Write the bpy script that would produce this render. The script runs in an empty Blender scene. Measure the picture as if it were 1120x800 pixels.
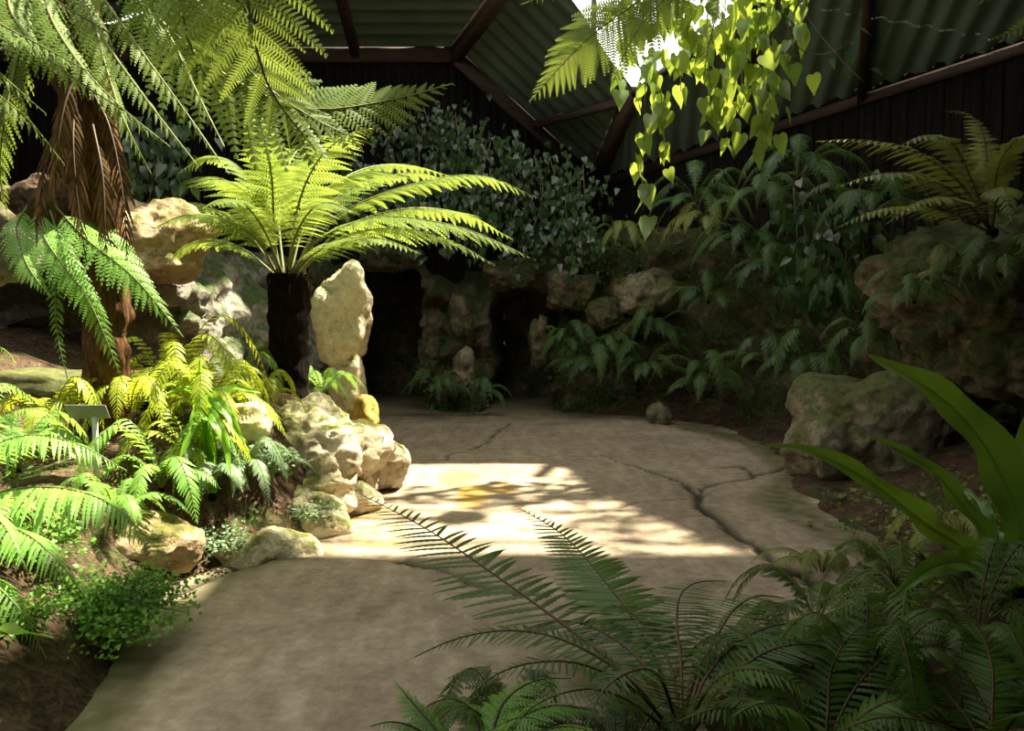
import bpy, bmesh, math, random
import numpy as np
from mathutils import Vector, noise

S = bpy.context.scene
C = S.collection
rng = np.random.default_rng(7)
random.seed(7)

# ------------------------------------------------------------------ camera
FPX = 879.0
PITCH = math.atan(55.0 / FPX)
CAM = np.array([0.0, 0.0, 1.5])
cd = bpy.data.cameras.new('camera')
cam = bpy.data.objects.new('camera', cd)
C.objects.link(cam)
cam.location = CAM
cam.rotation_euler = (math.pi / 2 - PITCH, 0, 0)
cd.sensor_width = 36.0
cd.lens = 36.0 * FPX / 1120.0
cd.clip_start = 0.05
S.camera = cam
_f = np.array([0, math.cos(PITCH), -math.sin(PITCH)])
_u = np.array([0, math.sin(PITCH), math.cos(PITCH)])
_r = np.array([1.0, 0, 0])


def W(px, py, Y):
    """point seen at pixel (px,py) that lies at world depth Y"""
    d = _f * FPX + _r * (px - 560) + _u * (400 - py)
    return CAM + d * (Y / d[1])


def G(px, py, z=0.0):
    """point of the ground (height z) seen at a pixel"""
    d = _f * FPX + _r * (px - 560) + _u * (400 - py)
    return CAM + d * ((z - 1.5) / d[2])


# ------------------------------------------------------------------ render look
S.view_settings.view_transform = 'Standard'
S.view_settings.look = 'None'
S.view_settings.gamma = 1.0
S.view_settings.use_curve_mapping = False
S.view_settings.exposure = 0.0
S.cycles.max_bounces = 8
S.cycles.diffuse_bounces = 4
S.cycles.transmission_bounces = 6
S.cycles.sample_clamp_indirect = 6.0
S.cycles.use_denoising = True

# ------------------------------------------------------------------ helpers


def build(name, V, F, mat, parent=None, origin=None, smooth=False):
    """V (n,3) world points, F list of index tuples or (m,k) array -> one mesh object."""
    V = np.asarray(V, dtype=np.float64).reshape(-1, 3)
    if parent is not None:
        o0 = np.array(parent['_o'])
    elif origin is not None:
        o0 = np.asarray(origin, dtype=np.float64)
    else:
        o0 = np.zeros(3)
    me = bpy.data.meshes.new(name)
    if isinstance(F, np.ndarray):
        F = [F]
    else:
        by = {}
        arrs = []
        for f in F:
            if isinstance(f, np.ndarray):
                arrs.append(f)
            else:
                by.setdefault(len(f), []).append(f)
        F = arrs + [np.array(v) for v in by.values()]
    F = [f for f in F if len(f)]
    nl = sum(f.size for f in F)
    npoly = sum(len(f) for f in F)
    me.vertices.add(len(V))
    me.vertices.foreach_set('co', (V - o0).astype(np.float32).ravel())
    me.loops.add(nl)
    me.loops.foreach_set('vertex_index', np.concatenate([f.ravel() for f in F]).astype(np.int32))
    me.polygons.add(npoly)
    tot = np.concatenate([np.full(len(f), f.shape[1]) for f in F])
    st = np.concatenate([[0], np.cumsum(tot)[:-1]])
    me.polygons.foreach_set('loop_start', st.astype(np.int32))
    me.update(calc_edges=True)
    me.validate()
    if smooth:
        me.polygons.foreach_set('use_smooth', np.ones(len(me.polygons), dtype=bool))
    for m in (mat if isinstance(mat, (list, tuple)) else [mat]):
        me.materials.append(m)
    o = bpy.data.objects.new(name, me)
    C.objects.link(o)
    if parent is not None:
        o.parent = parent
        o['_o'] = list(o0)
    else:
        o.location = o0
        o['_o'] = list(o0)
    return o


def tag(o, label=None, cat=None, group=None, kind=None):
    if label:
        o['label'] = label
    if cat:
        o['category'] = cat
    if group:
        o['group'] = group
    if kind:
        o['kind'] = kind
    return o


def thing(name, loc, label, cat, group=None):
    o = bpy.data.objects.new(name, None)
    o.empty_display_size = 0.1
    C.objects.link(o)
    o.location = loc
    o['_o'] = [float(v) for v in loc]
    return tag(o, label, cat, group)


def unit(a):
    return a / np.maximum(np.linalg.norm(a, axis=-1, keepdims=True), 1e-9)


def curve(pts, n=50):
    """Catmull-Rom through pts, resampled evenly by length -> (n,3)"""
    P = np.asarray(pts, dtype=float)
    if len(P) == 2:
        P = np.array([P[0], (P[0] + P[1]) / 2, P[1]])
    P = np.vstack([2 * P[0] - P[1], P, 2 * P[-1] - P[-2]])
    out = []
    t = np.linspace(0, 1, 16, endpoint=False)[:, None]
    for i in range(1, len(P) - 2):
        p0, p1, p2, p3 = P[i - 1:i + 3]
        out.append(0.5 * ((2 * p1) + (-p0 + p2) * t + (2 * p0 - 5 * p1 + 4 * p2 - p3) * t ** 2 + (-p0 + 3 * p1 - 3 * p2 + p3) * t ** 3))
    out = np.vstack(out + [P[-2][None]])
    d = np.concatenate([[0], np.cumsum(np.linalg.norm(np.diff(out, axis=0), axis=1))])
    s = np.linspace(0, d[-1], n)
    return np.stack([np.interp(s, d, out[:, k]) for k in range(3)], axis=1)


def frames(c, hint=None):
    T = unit(np.gradient(c, axis=0))
    if hint is None:
        up = np.tile(np.array([0, 0, 1.0]), (len(c), 1))
        B = np.cross(T, up)
        bad = np.linalg.norm(B, axis=1) < 0.25
        if bad.any():
            good = B[~bad]
            ref = unit(good.mean(axis=0)) if len(good) else np.array([1.0, 0, 0])
            B[bad] = ref
        # keep the side from flipping
        B = unit(B)
        for i in range(1, len(B)):
            if B[i] @ B[i - 1] < 0:
                B[i] = -B[i]
    else:
        B = np.cross(T, np.tile(np.asarray(hint, float), (len(c), 1)))
    B = unit(B - T * (B * T).sum(1, keepdims=True))
    N = np.cross(B, T)
    return T, B, N


def tube(c, r0, r1, k=5):
    n = len(c)
    T, B, N = frames(c)
    r = np.linspace(r0, r1, n)[:, None]
    V = []
    for j in range(k):
        a = 2 * math.pi * j / k
        V.append(c + r * (math.cos(a) * B + math.sin(a) * N))
    V = np.stack(V, axis=1).reshape(-1, 3)
    F = []
    for i in range(n - 1):
        for j in range(k):
            F.append((i * k + j, i * k + (j + 1) % k, (i + 1) * k + (j + 1) % k, (i + 1) * k + j))
    F.append(tuple(range(k - 1, -1, -1)))
    F.append(tuple((n - 1) * k + j for j in range(k)))
    return V, F


# ------------------------------------------------------------------ materials
def nodes(name):
    m = bpy.data.materials.new(name)
    m.use_nodes = True
    nt = m.node_tree
    nt.nodes.clear()
    out = nt.nodes.new('ShaderNodeOutputMaterial')
    return m, nt, out


def add(nt, typ, **kw):
    n = nt.nodes.new(typ)
    for k, v in kw.items():
        if k in n.inputs:
            n.inputs[k].default_value = v
        else:
            setattr(n, k, v)
    return n


def ramp(nt, fac, stops):
    r = nt.nodes.new('ShaderNodeValToRGB')
    e = r.color_ramp.elements
    e[0].position, e[0].color = stops[0][0], (*stops[0][1], 1)
    e[1].position, e[1].color = stops[-1][0], (*stops[-1][1], 1)
    for p, c in stops[1:-1]:
        x = e.new(p)
        x.color = (*c, 1)
    nt.links.new(fac, r.inputs[0])
    return r


def leaf_mat(name, col, trans, col2=None, tfac=0.42, rough=0.45, spec=0.35, scale=6.0):
    m, nt, out = nodes(name)
    L = nt.links.new
    tc = add(nt, 'ShaderNodeTexCoord')
    nz = add(nt, 'ShaderNodeTexNoise', Scale=scale, Detail=2.0)
    L(tc.outputs['Object'], nz.inputs['Vector'])
    oi = add(nt, 'ShaderNodeObjectInfo')
    ad = add(nt, 'ShaderNodeMath', operation='MULTIPLY_ADD')
    ad.inputs[1].default_value = 0.5
    L(oi.outputs['Random'], ad.inputs[0])
    L(nz.outputs[0], ad.inputs[2])
    col2 = col2 or tuple(c * 0.6 for c in col)
    r = ramp(nt, ad.outputs[0], [(0.4, col2), (0.95, col)])
    t2 = tuple(a * b / max(c, 1e-4) for a, b, c in zip(trans, col2, col))
    r2 = ramp(nt, ad.outputs[0], [(0.4, t2), (0.95, trans)])
    b = add(nt, 'ShaderNodeBsdfPrincipled', Roughness=rough)
    b.inputs['Specular IOR Level'].default_value = spec
    L(r.outputs[0], b.inputs['Base Color'])
    t = add(nt, 'ShaderNodeBsdfTranslucent')
    L(r2.outputs[0], t.inputs['Color'])
    mx = add(nt, 'ShaderNodeMixShader')
    mx.inputs[0].default_value = tfac
    L(b.outputs[0], mx.inputs[1])
    L(t.outputs[0], mx.inputs[2])
    L(mx.outputs[0], out.inputs['Surface'])
    return m


def rock_mat(name, cols, moss=0.0, moss_col=(0.05, 0.075, 0.015), bump=0.5, scale=1.0, mossdir=True):
    m, nt, out = nodes(name)
    L = nt.links.new
    tc = add(nt, 'ShaderNodeTexCoord')
    n1 = add(nt, 'ShaderNodeTexNoise', Scale=3.0 * scale, Detail=8.0, Roughness=0.65)
    n2 = add(nt, 'ShaderNodeTexNoise', Scale=14.0 * scale, Detail=6.0, Roughness=0.7)
    vo = add(nt, 'ShaderNodeTexVoronoi', Scale=9.0 * scale)
    for n in (n1, n2, vo):
        L(tc.outputs['Object'], n.inputs['Vector'])
    mixf = add(nt, 'ShaderNodeMath', operation='MULTIPLY_ADD')
    mixf.inputs[1].default_value = 0.45
    L(n2.outputs[0], mixf.inputs[0])
    hh = add(nt, 'ShaderNodeMath', operation='MULTIPLY')
    hh.inputs[1].default_value = 0.6
    L(n1.outputs[0], hh.inputs[0])
    L(hh.outputs[0], mixf.inputs[2])
    r = ramp(nt, mixf.outputs[0], [(0.36, cols[0]), (0.5, cols[1]), (0.66, cols[2])])
    last = r.outputs[0]
    if moss > 0:
        nm = add(nt, 'ShaderNodeTexNoise', Scale=2.2, Detail=6.0, Roughness=0.7)
        L(tc.outputs['Object'], nm.inputs['Vector'])
        if mossdir:
            ge = add(nt, 'ShaderNodeNewGeometry')
            sx = add(nt, 'ShaderNodeSeparateXYZ')
            L(ge.outputs['Normal'], sx.inputs[0])
            ma = add(nt, 'ShaderNodeMath', operation='MULTIPLY_ADD')
            ma.inputs[1].default_value = 0.18
            L(sx.outputs[2], ma.inputs[0])
            L(nm.outputs[0], ma.inputs[2])
            src = ma.outputs[0]
        else:
            src = nm.outputs[0]
        mr = add(nt, 'ShaderNodeMapRange')
        mr.inputs[1].default_value = 0.62 - 0.3 * moss
        mr.inputs[2].default_value = 0.72 - 0.25 * moss
        L(src, mr.inputs[0])
        mc = ramp(nt, n2.outputs[0], [(0.3, tuple(c * 0.5 for c in moss_col)), (0.7, tuple(c * 1.5 for c in moss_col))])
        mm = add(nt, 'ShaderNodeMixRGB')
        L(mr.outputs[0], mm.inputs[0])
        L(last, mm.inputs[1])
        L(mc.outputs[0], mm.inputs[2])
        last = mm.outputs[0]
    b = add(nt, 'ShaderNodeBsdfPrincipled', Roughness=0.85)
    b.inputs['Specular IOR Level'].default_value = 0.2
    L(last, b.inputs['Base Color'])
    hs = add(nt, 'ShaderNodeMath', operation='ADD')
    L(n2.outputs[0], hs.inputs[0])
    L(vo.outputs['Distance'], hs.inputs[1])
    bp = add(nt, 'ShaderNodeBump', Strength=bump, Distance=0.04)
    L(hs.outputs[0], bp.inputs['Height'])
    L(bp.outputs[0], b.inputs['Normal'])
    L(b.outputs[0], out.inputs['Surface'])
    return m


def plain_mat(name, c1, c2, rough=0.7, scale=(5, 5, 5), bump=0.0, metal=0.0, detail=5.0, spec=0.3):
    m, nt, out = nodes(name)
    L = nt.links.new
    tc = add(nt, 'ShaderNodeTexCoord')
    mp = add(nt, 'ShaderNodeMapping')
    mp.inputs['Scale'].default_value = scale
    L(tc.outputs['Object'], mp.inputs[0])
    nz = add(nt, 'ShaderNodeTexNoise', Scale=1.0, Detail=detail, Roughness=0.65)
    L(mp.outputs[0], nz.inputs['Vector'])
    r = ramp(nt, nz.outputs[0], [(0.35, c1), (0.65, c2)])
    b = add(nt, 'ShaderNodeBsdfPrincipled', Roughness=rough, Metallic=metal)
    b.inputs['Specular IOR Level'].default_value = spec
    L(r.outputs[0], b.inputs['Base Color'])
    if bump:
        bp = add(nt, 'ShaderNodeBump', Strength=bump, Distance=0.03)
        L(nz.outputs[0], bp.inputs['Height'])
        L(bp.outputs[0], b.inputs['Normal'])
    L(b.outputs[0], out.inputs['Surface'])
    return m


M = {}
M['tree_leaf'] = leaf_mat('tree_fern_leaf', (0.16, 0.24, 0.05), (0.38, 0.47, 0.075), (0.10, 0.17, 0.03), tfac=0.47, spec=0.18, rough=0.55)
M['pale_leaf'] = leaf_mat('pale_fern_leaf', (0.22, 0.44, 0.085), (0.42, 0.66, 0.09), (0.14, 0.32, 0.06), tfac=0.42)
M['gold_leaf'] = leaf_mat('yellow_fern_leaf', (0.36, 0.45, 0.035), (0.68, 0.72, 0.05), (0.25, 0.34, 0.03), tfac=0.45)
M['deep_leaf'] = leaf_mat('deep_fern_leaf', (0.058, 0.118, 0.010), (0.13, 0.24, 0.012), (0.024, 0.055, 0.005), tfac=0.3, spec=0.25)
M['wall_leaf'] = leaf_mat('wall_fern_leaf', (0.06, 0.125, 0.028), (0.14, 0.24, 0.03), (0.03, 0.07, 0.014), tfac=0.3)
M['olive_leaf'] = leaf_mat('olive_fern_leaf', (0.24, 0.27, 0.06), (0.34, 0.36, 0.06), (0.13, 0.17, 0.04), tfac=0.3)
M['grey_leaf'] = leaf_mat('grey_fern_leaf', (0.24, 0.36, 0.20), (0.34, 0.48, 0.2), (0.14, 0.24, 0.12), tfac=0.35)
M['maiden_leaf'] = leaf_mat('maidenhair_leaf', (0.16, 0.34, 0.05), (0.28, 0.48, 0.06), (0.08, 0.2, 0.035), tfac=0.38)
M['vine_leaf'] = leaf_mat('vine_leaf', (0.20, 0.32, 0.06), (0.52, 0.64, 0.07), (0.13, 0.23, 0.05), tfac=0.45, rough=0.3, spec=0.6)
M['ivy_leaf'] = leaf_mat('ivy_leaf', (0.055, 0.11, 0.035), (0.14, 0.24, 0.05), (0.02, 0.05, 0.016), tfac=0.3, rough=0.32, spec=0.55)
M['strap_leaf'] = leaf_mat('strap_leaf', (0.11, 0.22, 0.025), (0.25, 0.40, 0.03), (0.06, 0.14, 0.018), tfac=0.35, rough=0.35, scale=3.0)
M['bright_strap'] = leaf_mat('bright_strap_leaf', (0.22, 0.42, 0.03), (0.45, 0.68, 0.04), (0.14, 0.32, 0.03), tfac=0.42, rough=0.35, scale=3.0)
M['dead_leaf'] = leaf_mat('dead_frond', (0.14, 0.085, 0.04), (0.16, 0.09, 0.04), (0.06, 0.035, 0.018), tfac=0.2, rough=0.8, spec=0.1)
M['stalk'] = plain_mat('fern_stalk', (0.10, 0.12, 0.03), (0.16, 0.17, 0.05), 0.55)
M['brown_stalk'] = plain_mat('brown_stalk', (0.045, 0.028, 0.016), (0.09, 0.055, 0.03), 0.6)
M['vine_stem'] = plain_mat('vine_stem', (0.10, 0.09, 0.05), (0.18, 0.15, 0.09), 0.7)
M['fibre'] = plain_mat('trunk_fibre', (0.004, 0.003, 0.002), (0.016, 0.011, 0.008), 0.95, (40, 40, 6), 1.0, spec=0.05)
M['fibre_red'] = plain_mat('trunk_fibre_red', (0.05, 0.022, 0.01), (0.17, 0.085, 0.04), 0.95, (40, 40, 6), 1.0, spec=0.1)
M['lime'] = rock_mat('limestone', ((0.20, 0.15, 0.09), (0.52, 0.45, 0.31), (0.70, 0.64, 0.50)), moss=0.12, moss_col=(0.16, 0.17, 0.05), bump=0.8)
M['tan_rock'] = rock_mat('tan_rock', ((0.13, 0.075, 0.04), (0.40, 0.28, 0.16), (0.56, 0.46, 0.31)), moss=0.25, moss_col=(0.14, 0.13, 0.04), bump=0.9)
M['lime_grey'] = rock_mat('grey_limestone', ((0.07, 0.065, 0.055), (0.24, 0.22, 0.18), (0.42, 0.39, 0.33)), moss=0.3, moss_col=(0.08, 0.11, 0.04), bump=0.9)
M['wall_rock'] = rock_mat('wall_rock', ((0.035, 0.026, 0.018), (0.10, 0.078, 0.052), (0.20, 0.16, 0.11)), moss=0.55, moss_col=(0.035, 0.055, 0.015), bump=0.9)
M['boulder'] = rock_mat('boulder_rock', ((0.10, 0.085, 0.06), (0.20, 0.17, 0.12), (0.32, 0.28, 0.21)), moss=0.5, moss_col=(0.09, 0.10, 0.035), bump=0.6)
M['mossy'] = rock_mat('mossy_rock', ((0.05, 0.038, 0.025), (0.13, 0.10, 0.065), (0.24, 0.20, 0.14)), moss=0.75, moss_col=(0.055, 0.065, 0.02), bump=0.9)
M['ochre_rock'] = rock_mat('ochre_rock', ((0.18, 0.10, 0.02), (0.42, 0.29, 0.07), (0.55, 0.42, 0.14)), moss=0.0, bump=0.7)
M['soil'] = rock_mat('bed_soil', ((0.022, 0.014, 0.009), (0.075, 0.045, 0.026), (0.17, 0.115, 0.07)), moss=0.35, moss_col=(0.06, 0.08, 0.02), bump=1.0, scale=2.5, mossdir=False)
M['sheet'] = plain_mat('green_sheet', (0.085, 0.125, 0.10), (0.13, 0.175, 0.145), 0.5, (1, 1, 1), spec=0.4)
M['beam'] = plain_mat('beam_paint', (0.045, 0.026, 0.02), (0.075, 0.045, 0.035), 0.7, (2, 2, 12), 0.2)
M['board'] = plain_mat('dark_board', (0.006, 0.0055, 0.0045), (0.016, 0.014, 0.011), 0.95, (14, 14, 1), 0.3, spec=0.05)
M['plate'] = plain_mat('sign_plate', (0.20, 0.19, 0.20), (0.30, 0.29, 0.30), 0.5)
M['stake'] = plain_mat('sign_stake', (0.55, 0.56, 0.52), (0.68, 0.69, 0.65), 0.5)


def floor_material():
    m, nt, out = nodes('stone_paving')
    L = nt.links.new
    tc = add(nt, 'ShaderNodeTexCoord')
    n1 = add(nt, 'ShaderNodeTexNoise', Scale=1.1, Detail=8.0, Roughness=0.6)
    n2 = add(nt, 'ShaderNodeTexNoise', Scale=9.0, Detail=8.0, Roughness=0.72)
    mp = add(nt, 'ShaderNodeMapping')
    mp.inputs['Rotation'].default_value = (0, 0, math.radians(-8))
    mp.inputs['Scale'].default_value = (7.5, 1.7, 1)
    L(tc.outputs['Object'], mp.inputs[0])
    n3 = add(nt, 'ShaderNodeTexNoise', Scale=1.0, Detail=6.0, Roughness=0.65)
    L(mp.outputs[0], n3.inputs['Vector'])
    for n in (n1, n2):
        L(tc.outputs['Object'], n.inputs['Vector'])
    a1 = add(nt, 'ShaderNodeMath', operation='MULTIPLY_ADD')
    a1.inputs[1].default_value = 0.4
    L(n2.outputs[0], a1.inputs[0])
    h = add(nt, 'ShaderNodeMath', operation='MULTIPLY')
    h.inputs[1].default_value = 0.3
    L(n1.outputs[0], h.inputs[0])
    L(h.outputs[0], a1.inputs[2])
    a2 = add(nt, 'ShaderNodeMath', operation='MULTIPLY_ADD')
    a2.inputs[1].default_value = 0.24
    L(n3.outputs[0], a2.inputs[0])
    L(a1.outputs[0], a2.inputs[2])
    r = ramp(nt, a2.outputs[0], [(0.34, (0.15, 0.11, 0.07)), (0.47, (0.29, 0.23, 0.165)), (0.60, (0.47, 0.39, 0.29))])
    last = r.outputs[0]
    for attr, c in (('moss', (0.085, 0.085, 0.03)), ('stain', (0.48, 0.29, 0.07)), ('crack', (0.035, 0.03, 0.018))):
        at = add(nt, 'ShaderNodeAttribute', attribute_name=attr)
        mm = add(nt, 'ShaderNodeMixRGB')
        L(at.outputs['Fac'], mm.inputs[0])
        L(last, mm.inputs[1])
        mm.inputs[2].default_value = (*c, 1)
        last = mm.outputs[0]
    b = add(nt, 'ShaderNodeBsdfPrincipled', Roughness=0.8)
    b.inputs['Specular IOR Level'].default_value = 0.25
    L(last, b.inputs['Base Color'])
    bp = add(nt, 'ShaderNodeBump', Strength=0.35, Distance=0.02)
    L(n2.outputs[0], bp.inputs['Height'])
    L(bp.outputs[0], b.inputs['Normal'])
    L(b.outputs[0], out.inputs['Surface'])
    return m


M['floor'] = floor_material()

# ------------------------------------------------------------------ noise helpers


def fr(p, sc, oc=4, seed=0.0):
    return noise.fractal(Vector((p[0] * sc + seed, p[1] * sc - seed * 0.7, p[2] * sc + seed * 1.3)), 0.9, 2.1, oc)


def seg_dist(P, A, B):
    ab = B - A
    t = np.clip(((P - A) @ ab) / max(ab @ ab, 1e-9), 0, 1)
    return np.linalg.norm(P - (A + t[:, None] * ab), axis=1), t


def sstep(x, a, b):
    t = np.clip((x - a) / (b - a), 0, 1)
    return t * t * (3 - 2 * t)


# ------------------------------------------------------------------ floor
def make_floor():
    x = np.arange(-3.4, 4.6, 0.032)
    y = np.concatenate([np.arange(0.6, 8.0, 0.032), np.arange(8.0, 15.6, 0.06)])
    X, Y = np.meshgrid(x, y)
    nx, ny = len(x), len(y)
    P = np.stack([X.ravel(), Y.ravel()], axis=1)
    warp = np.array([[noise.noise(Vector((p[0] * 3, p[1] * 3, 0.3))), noise.noise(Vector((p[0] * 3, p[1] * 3, 7.3)))] for p in P])
    warp2 = np.array([noise.noise(Vector((p[0] * 11, p[1] * 11, 2.3))) for p in P])
    Q = P + warp * 0.045 + warp2[:, None] * 0.018
    cracks = [
        ([(658, 497), (700, 511), (752, 530), (764, 546)], 0.010, 0.03),
        ([(764, 540), (762, 553), (800, 580), (842, 608), (882, 635), (915, 655)], 0.032, 0.034),
        ([(764, 542), (776, 531), (800, 527), (820, 523), (822, 516), (812, 511), (786, 512)], 0.018, 0.02),
        ([(822, 520), (850, 514), (872, 505)], 0.02, 0.03),
        ([(640, 563), (700, 549), (757, 546)], 0.008, 0.014),
        ([(150, 665), (215, 640), (290, 613), (350, 606), (400, 606), (440, 613), (480, 623), (530, 640), (600, 650)], 0.03, 0.02),
        ([(488, 503), (492, 497), (530, 487), (548, 470), (560, 462)], 0.012, 0.014),
    ]
    crack = np.zeros(len(P))
    joint = np.zeros(len(P))
    for ci, (pl, w0, w1) in enumerate(cracks):
        g = np.array([G(*p)[:2] for p in pl])
        n = len(g) - 1
        for i in range(n):
            d, t = seg_dist(Q, g[i], g[i + 1])
            w = w0 + (w1 - w0) * (i + t) / n
            wv = w * (1 + 0.5 * warp2)
            v = 1 - sstep(d, wv * 0.6, wv * 1.7)
            crack = np.maximum(crack, v)
            joint = np.maximum(joint, 1 - sstep(d, wv * 1.5, wv * 4))
    moss = np.zeros(len(P))
    moss = np.maximum(moss, joint * 0.35 * (0.6 + warp2))
    # mossy margins: back edge and right edge
    back = sstep(P[:, 1] + warp[:, 0] * 0.7, 10.6, 12.2)
    moss = np.maximum(moss, back * 0.55)
    edge = np.array([G(*p)[:2] for p in [(1000, 640), (935, 592), (868, 558), (850, 545), (880, 520), (830, 484), (760, 470)]])
    for i in range(len(edge) - 1):
        d, t = seg_dist(Q, edge[i], edge[i + 1])
        moss = np.maximum(moss, (1 - sstep(d, 0.1, 0.32)) * (0.75 + 0.5 * warp2))
    e2 = np.array([G(*p)[:2] for p in [(95, 800), (190, 655), (290, 612), (350, 604)]])
    for i in range(len(e2) - 1):
        d, t = seg_dist(Q, e2[i], e2[i + 1])
        moss = np.maximum(moss, (1 - sstep(d, 0.05, 0.22)) * (0.6 + 0.5 * warp2))
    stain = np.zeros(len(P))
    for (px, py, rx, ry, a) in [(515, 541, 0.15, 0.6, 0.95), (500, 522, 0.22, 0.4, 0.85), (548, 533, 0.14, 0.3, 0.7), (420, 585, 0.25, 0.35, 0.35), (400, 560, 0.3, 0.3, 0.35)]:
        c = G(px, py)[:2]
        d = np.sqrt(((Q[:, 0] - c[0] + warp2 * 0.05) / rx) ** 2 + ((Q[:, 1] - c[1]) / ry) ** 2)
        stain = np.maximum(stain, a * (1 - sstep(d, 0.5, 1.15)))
    Z = np.array([fr((p[0], p[1], 0), 0.8, 4, 3.1) for p in P]) * 0.018 - crack * 0.03
    V = np.stack([P[:, 0], P[:, 1], Z], axis=1)
    i = np.arange(nx * (ny - 1)).reshape(ny - 1, nx)[:, :-1].ravel()
    F = np.stack([i, i + 1, i + nx + 1, i + nx], axis=1)
    o = build('floor', V, F, M['floor'], smooth=True)
    for nm, arr in (('crack', crack), ('moss', np.clip(moss, 0, 1)), ('stain', stain)):
        a = o.data.attributes.new(nm, 'FLOAT', 'POINT')
        a.data.foreach_set('value', arr.astype(np.float32))
    tag(o, kind='structure')


make_floor()


# ------------------------------------------------------------------ planted beds (height fields)
def field(name, xs, ys, h, mat, keep=None):
    X, Y = np.meshgrid(xs, ys)
    nx, ny = len(xs), len(ys)
    P = np.stack([X.ravel(), Y.ravel()], axis=1)
    Z = h(P)
    V = np.column_stack([P, Z])
    i = np.arange(nx * (ny - 1)).reshape(ny - 1, nx)[:, :-1].ravel()
    F = np.stack([i, i + 1, i + nx + 1, i + nx], axis=1)
    if keep is not None:
        k = keep(V)
        F = F[k[F].any(axis=1)]
    o = build(name, V, F, mat, smooth=True)
    tag(o, kind='structure')
    return o


LEFT_EDGE = np.array([(-1.25, -1.0), (-1.40, 2.2), (-1.55, 3.0), (-1.83, 4.2), (-1.6, 4.9), (-1.3, 5.25), (-1.15, 6.2), (-1.15, 7.4), (-1.6, 8.4), (-2.2, 9.5), (-2.3, 13.0)])
RIGHT_EDGE = np.array([(0.35, -1.0), (0.3, 2.2), (0.62, 3.0), (1.45, 3.9), (2.15, 5.0), (2.3, 6.0), (2.35, 7.0), (2.8, 9.0), (2.6, 11.0), (1.6, 11.9), (0.8, 12.4)])


def edge_x(E, y):
    return np.interp(y, E[:, 1], E[:, 0])


def h_left(P):
    d = edge_x(LEFT_EDGE, P[:, 1]) - P[:, 0]
    n = np.array([fr((p[0], p[1], 1), 1.3, 5, 5.5) for p in P])
    top = 0.45 + 0.35 * sstep(P[:, 1], 3.5, 6.0) - 0.45 * sstep(P[:, 1], 8.5, 11)
    return -0.06 + np.clip(sstep(d + n * 0.06, -0.02, 0.75), 0, 1) * top + sstep(d, 0, 0.2) * (0.09 + n * 0.07) + sstep(d, 1.6, 3.5) * 0.5


def h_right(P):
    d = P[:, 0] - edge_x(RIGHT_EDGE, P[:, 1])
    n = np.array([fr((p[0], p[1], 1), 1.5, 5, 9.5) for p in P])
    return -0.06 + sstep(d + n * 0.08, -0.02, 0.3) * 0.1 + sstep(d, 0.2, 2.2) * 0.42 + sstep(d, 0, 0.2) * (n * 0.06)


field('ground_left', np.arange(-8.2, -0.9, 0.05), np.arange(-1, 13.0, 0.06), h_left, M['soil'], keep=lambda V: V[:, 2] > -0.05)
field('ground_right', np.arange(0.1, 9.2, 0.06), np.arange(-1, 14.0, 0.07), h_right, M['soil'], keep=lambda V: V[:, 2] > -0.05)
g = build('ground', [(-20, -12, -0.08), (20, -12, -0.08), (20, 30, -0.08), (-20, 30, -0.08)], [(0, 1, 2, 3)], M['soil'])
tag(g, kind='structure')


def zl(x, y):
    return float(h_left(np.array([[x, y]]))[0])


def zr(x, y):
    return float(h_right(np.array([[x, y]]))[0])


# ------------------------------------------------------------------ rock walls
def rock_wall(name, pts, height, mat, seed, amp=0.28, back=1.2, recess=None, lean=0.12, step=0.06, base=-0.1, flip=1):
    c = np.array([(p[0], p[1], 0.0) for p in pts])
    L = np.linalg.norm(np.diff(c, axis=0), axis=1).sum()
    n = int(L / step)
    c = curve(c, n)
    T = unit(np.gradient(c, axis=0))
    nor = np.stack([T[:, 1], -T[:, 0], np.zeros(n)], axis=1) * flip
    s = np.linspace(0, 1, n)
    H = np.array([height(v) for v in s])
    rows = int(H.max() / step)
    V = []
    for j in range(rows + 1):
        f = j / rows
        for i in range(n):
            z = base + (H[i] - base) * f
            p = c[i] + np.array([0, 0, z])
            w = p + 0.12 * np.array([noise.noise(Vector(p * 1.7 + seed)), noise.noise(Vector(p * 1.7 - seed)), 0])
            d = amp * (noise.noise(Vector((w[0] * 0.9 + seed, w[1] * 0.9, w[2] * 1.3))) * 1.1
                       + abs(noise.noise(Vector((w[0] * 2.2, w[1] * 2.2 + seed, w[2] * 2.6)))) * 0.9
                       + fr(w, 4.2, 4, seed) * 0.32)
            d -= lean * z + 0.25 * sstep(f, 0.85, 1.0)
            q = p + nor[i] * d
            if recess is not None:
                q = q - nor[i] * recess(p[0] + 0.35 * d, p[2], d)
            V.append(q)
    k = 5
    last = np.array(V[-n:])
    for j in range(1, k + 1):
        for i in range(n):
            q = last[i] - nor[i] * back * j / k
            q = q + np.array([0, 0, 0.2 * fr(q, 1.5, 3, seed) + 0.1 * j / k - (0.4 if j == k else 0)])
            V.append(q)
    V = np.array(V)
    R = rows + 1 + k
    i = np.arange(n * (R - 1)).reshape(R - 1, n)[:, :-1].ravel()
    F = np.stack([i, i + 1, i + n + 1, i + n], axis=1)
    o = build(name, V, F, mat, smooth=True)
    tag(o, kind='structure')
    return o


def arch(x, z, cx, hw, zt, soft=0.07):
    """1 inside an arched opening of half width hw and top zt"""
    r = hw
    if z < zt - r:
        d = abs(x - cx) - hw
    else:
        d = math.hypot(x - cx, z - (zt - r)) - hw
    return float(1 - sstep(d, -soft, soft))


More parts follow.
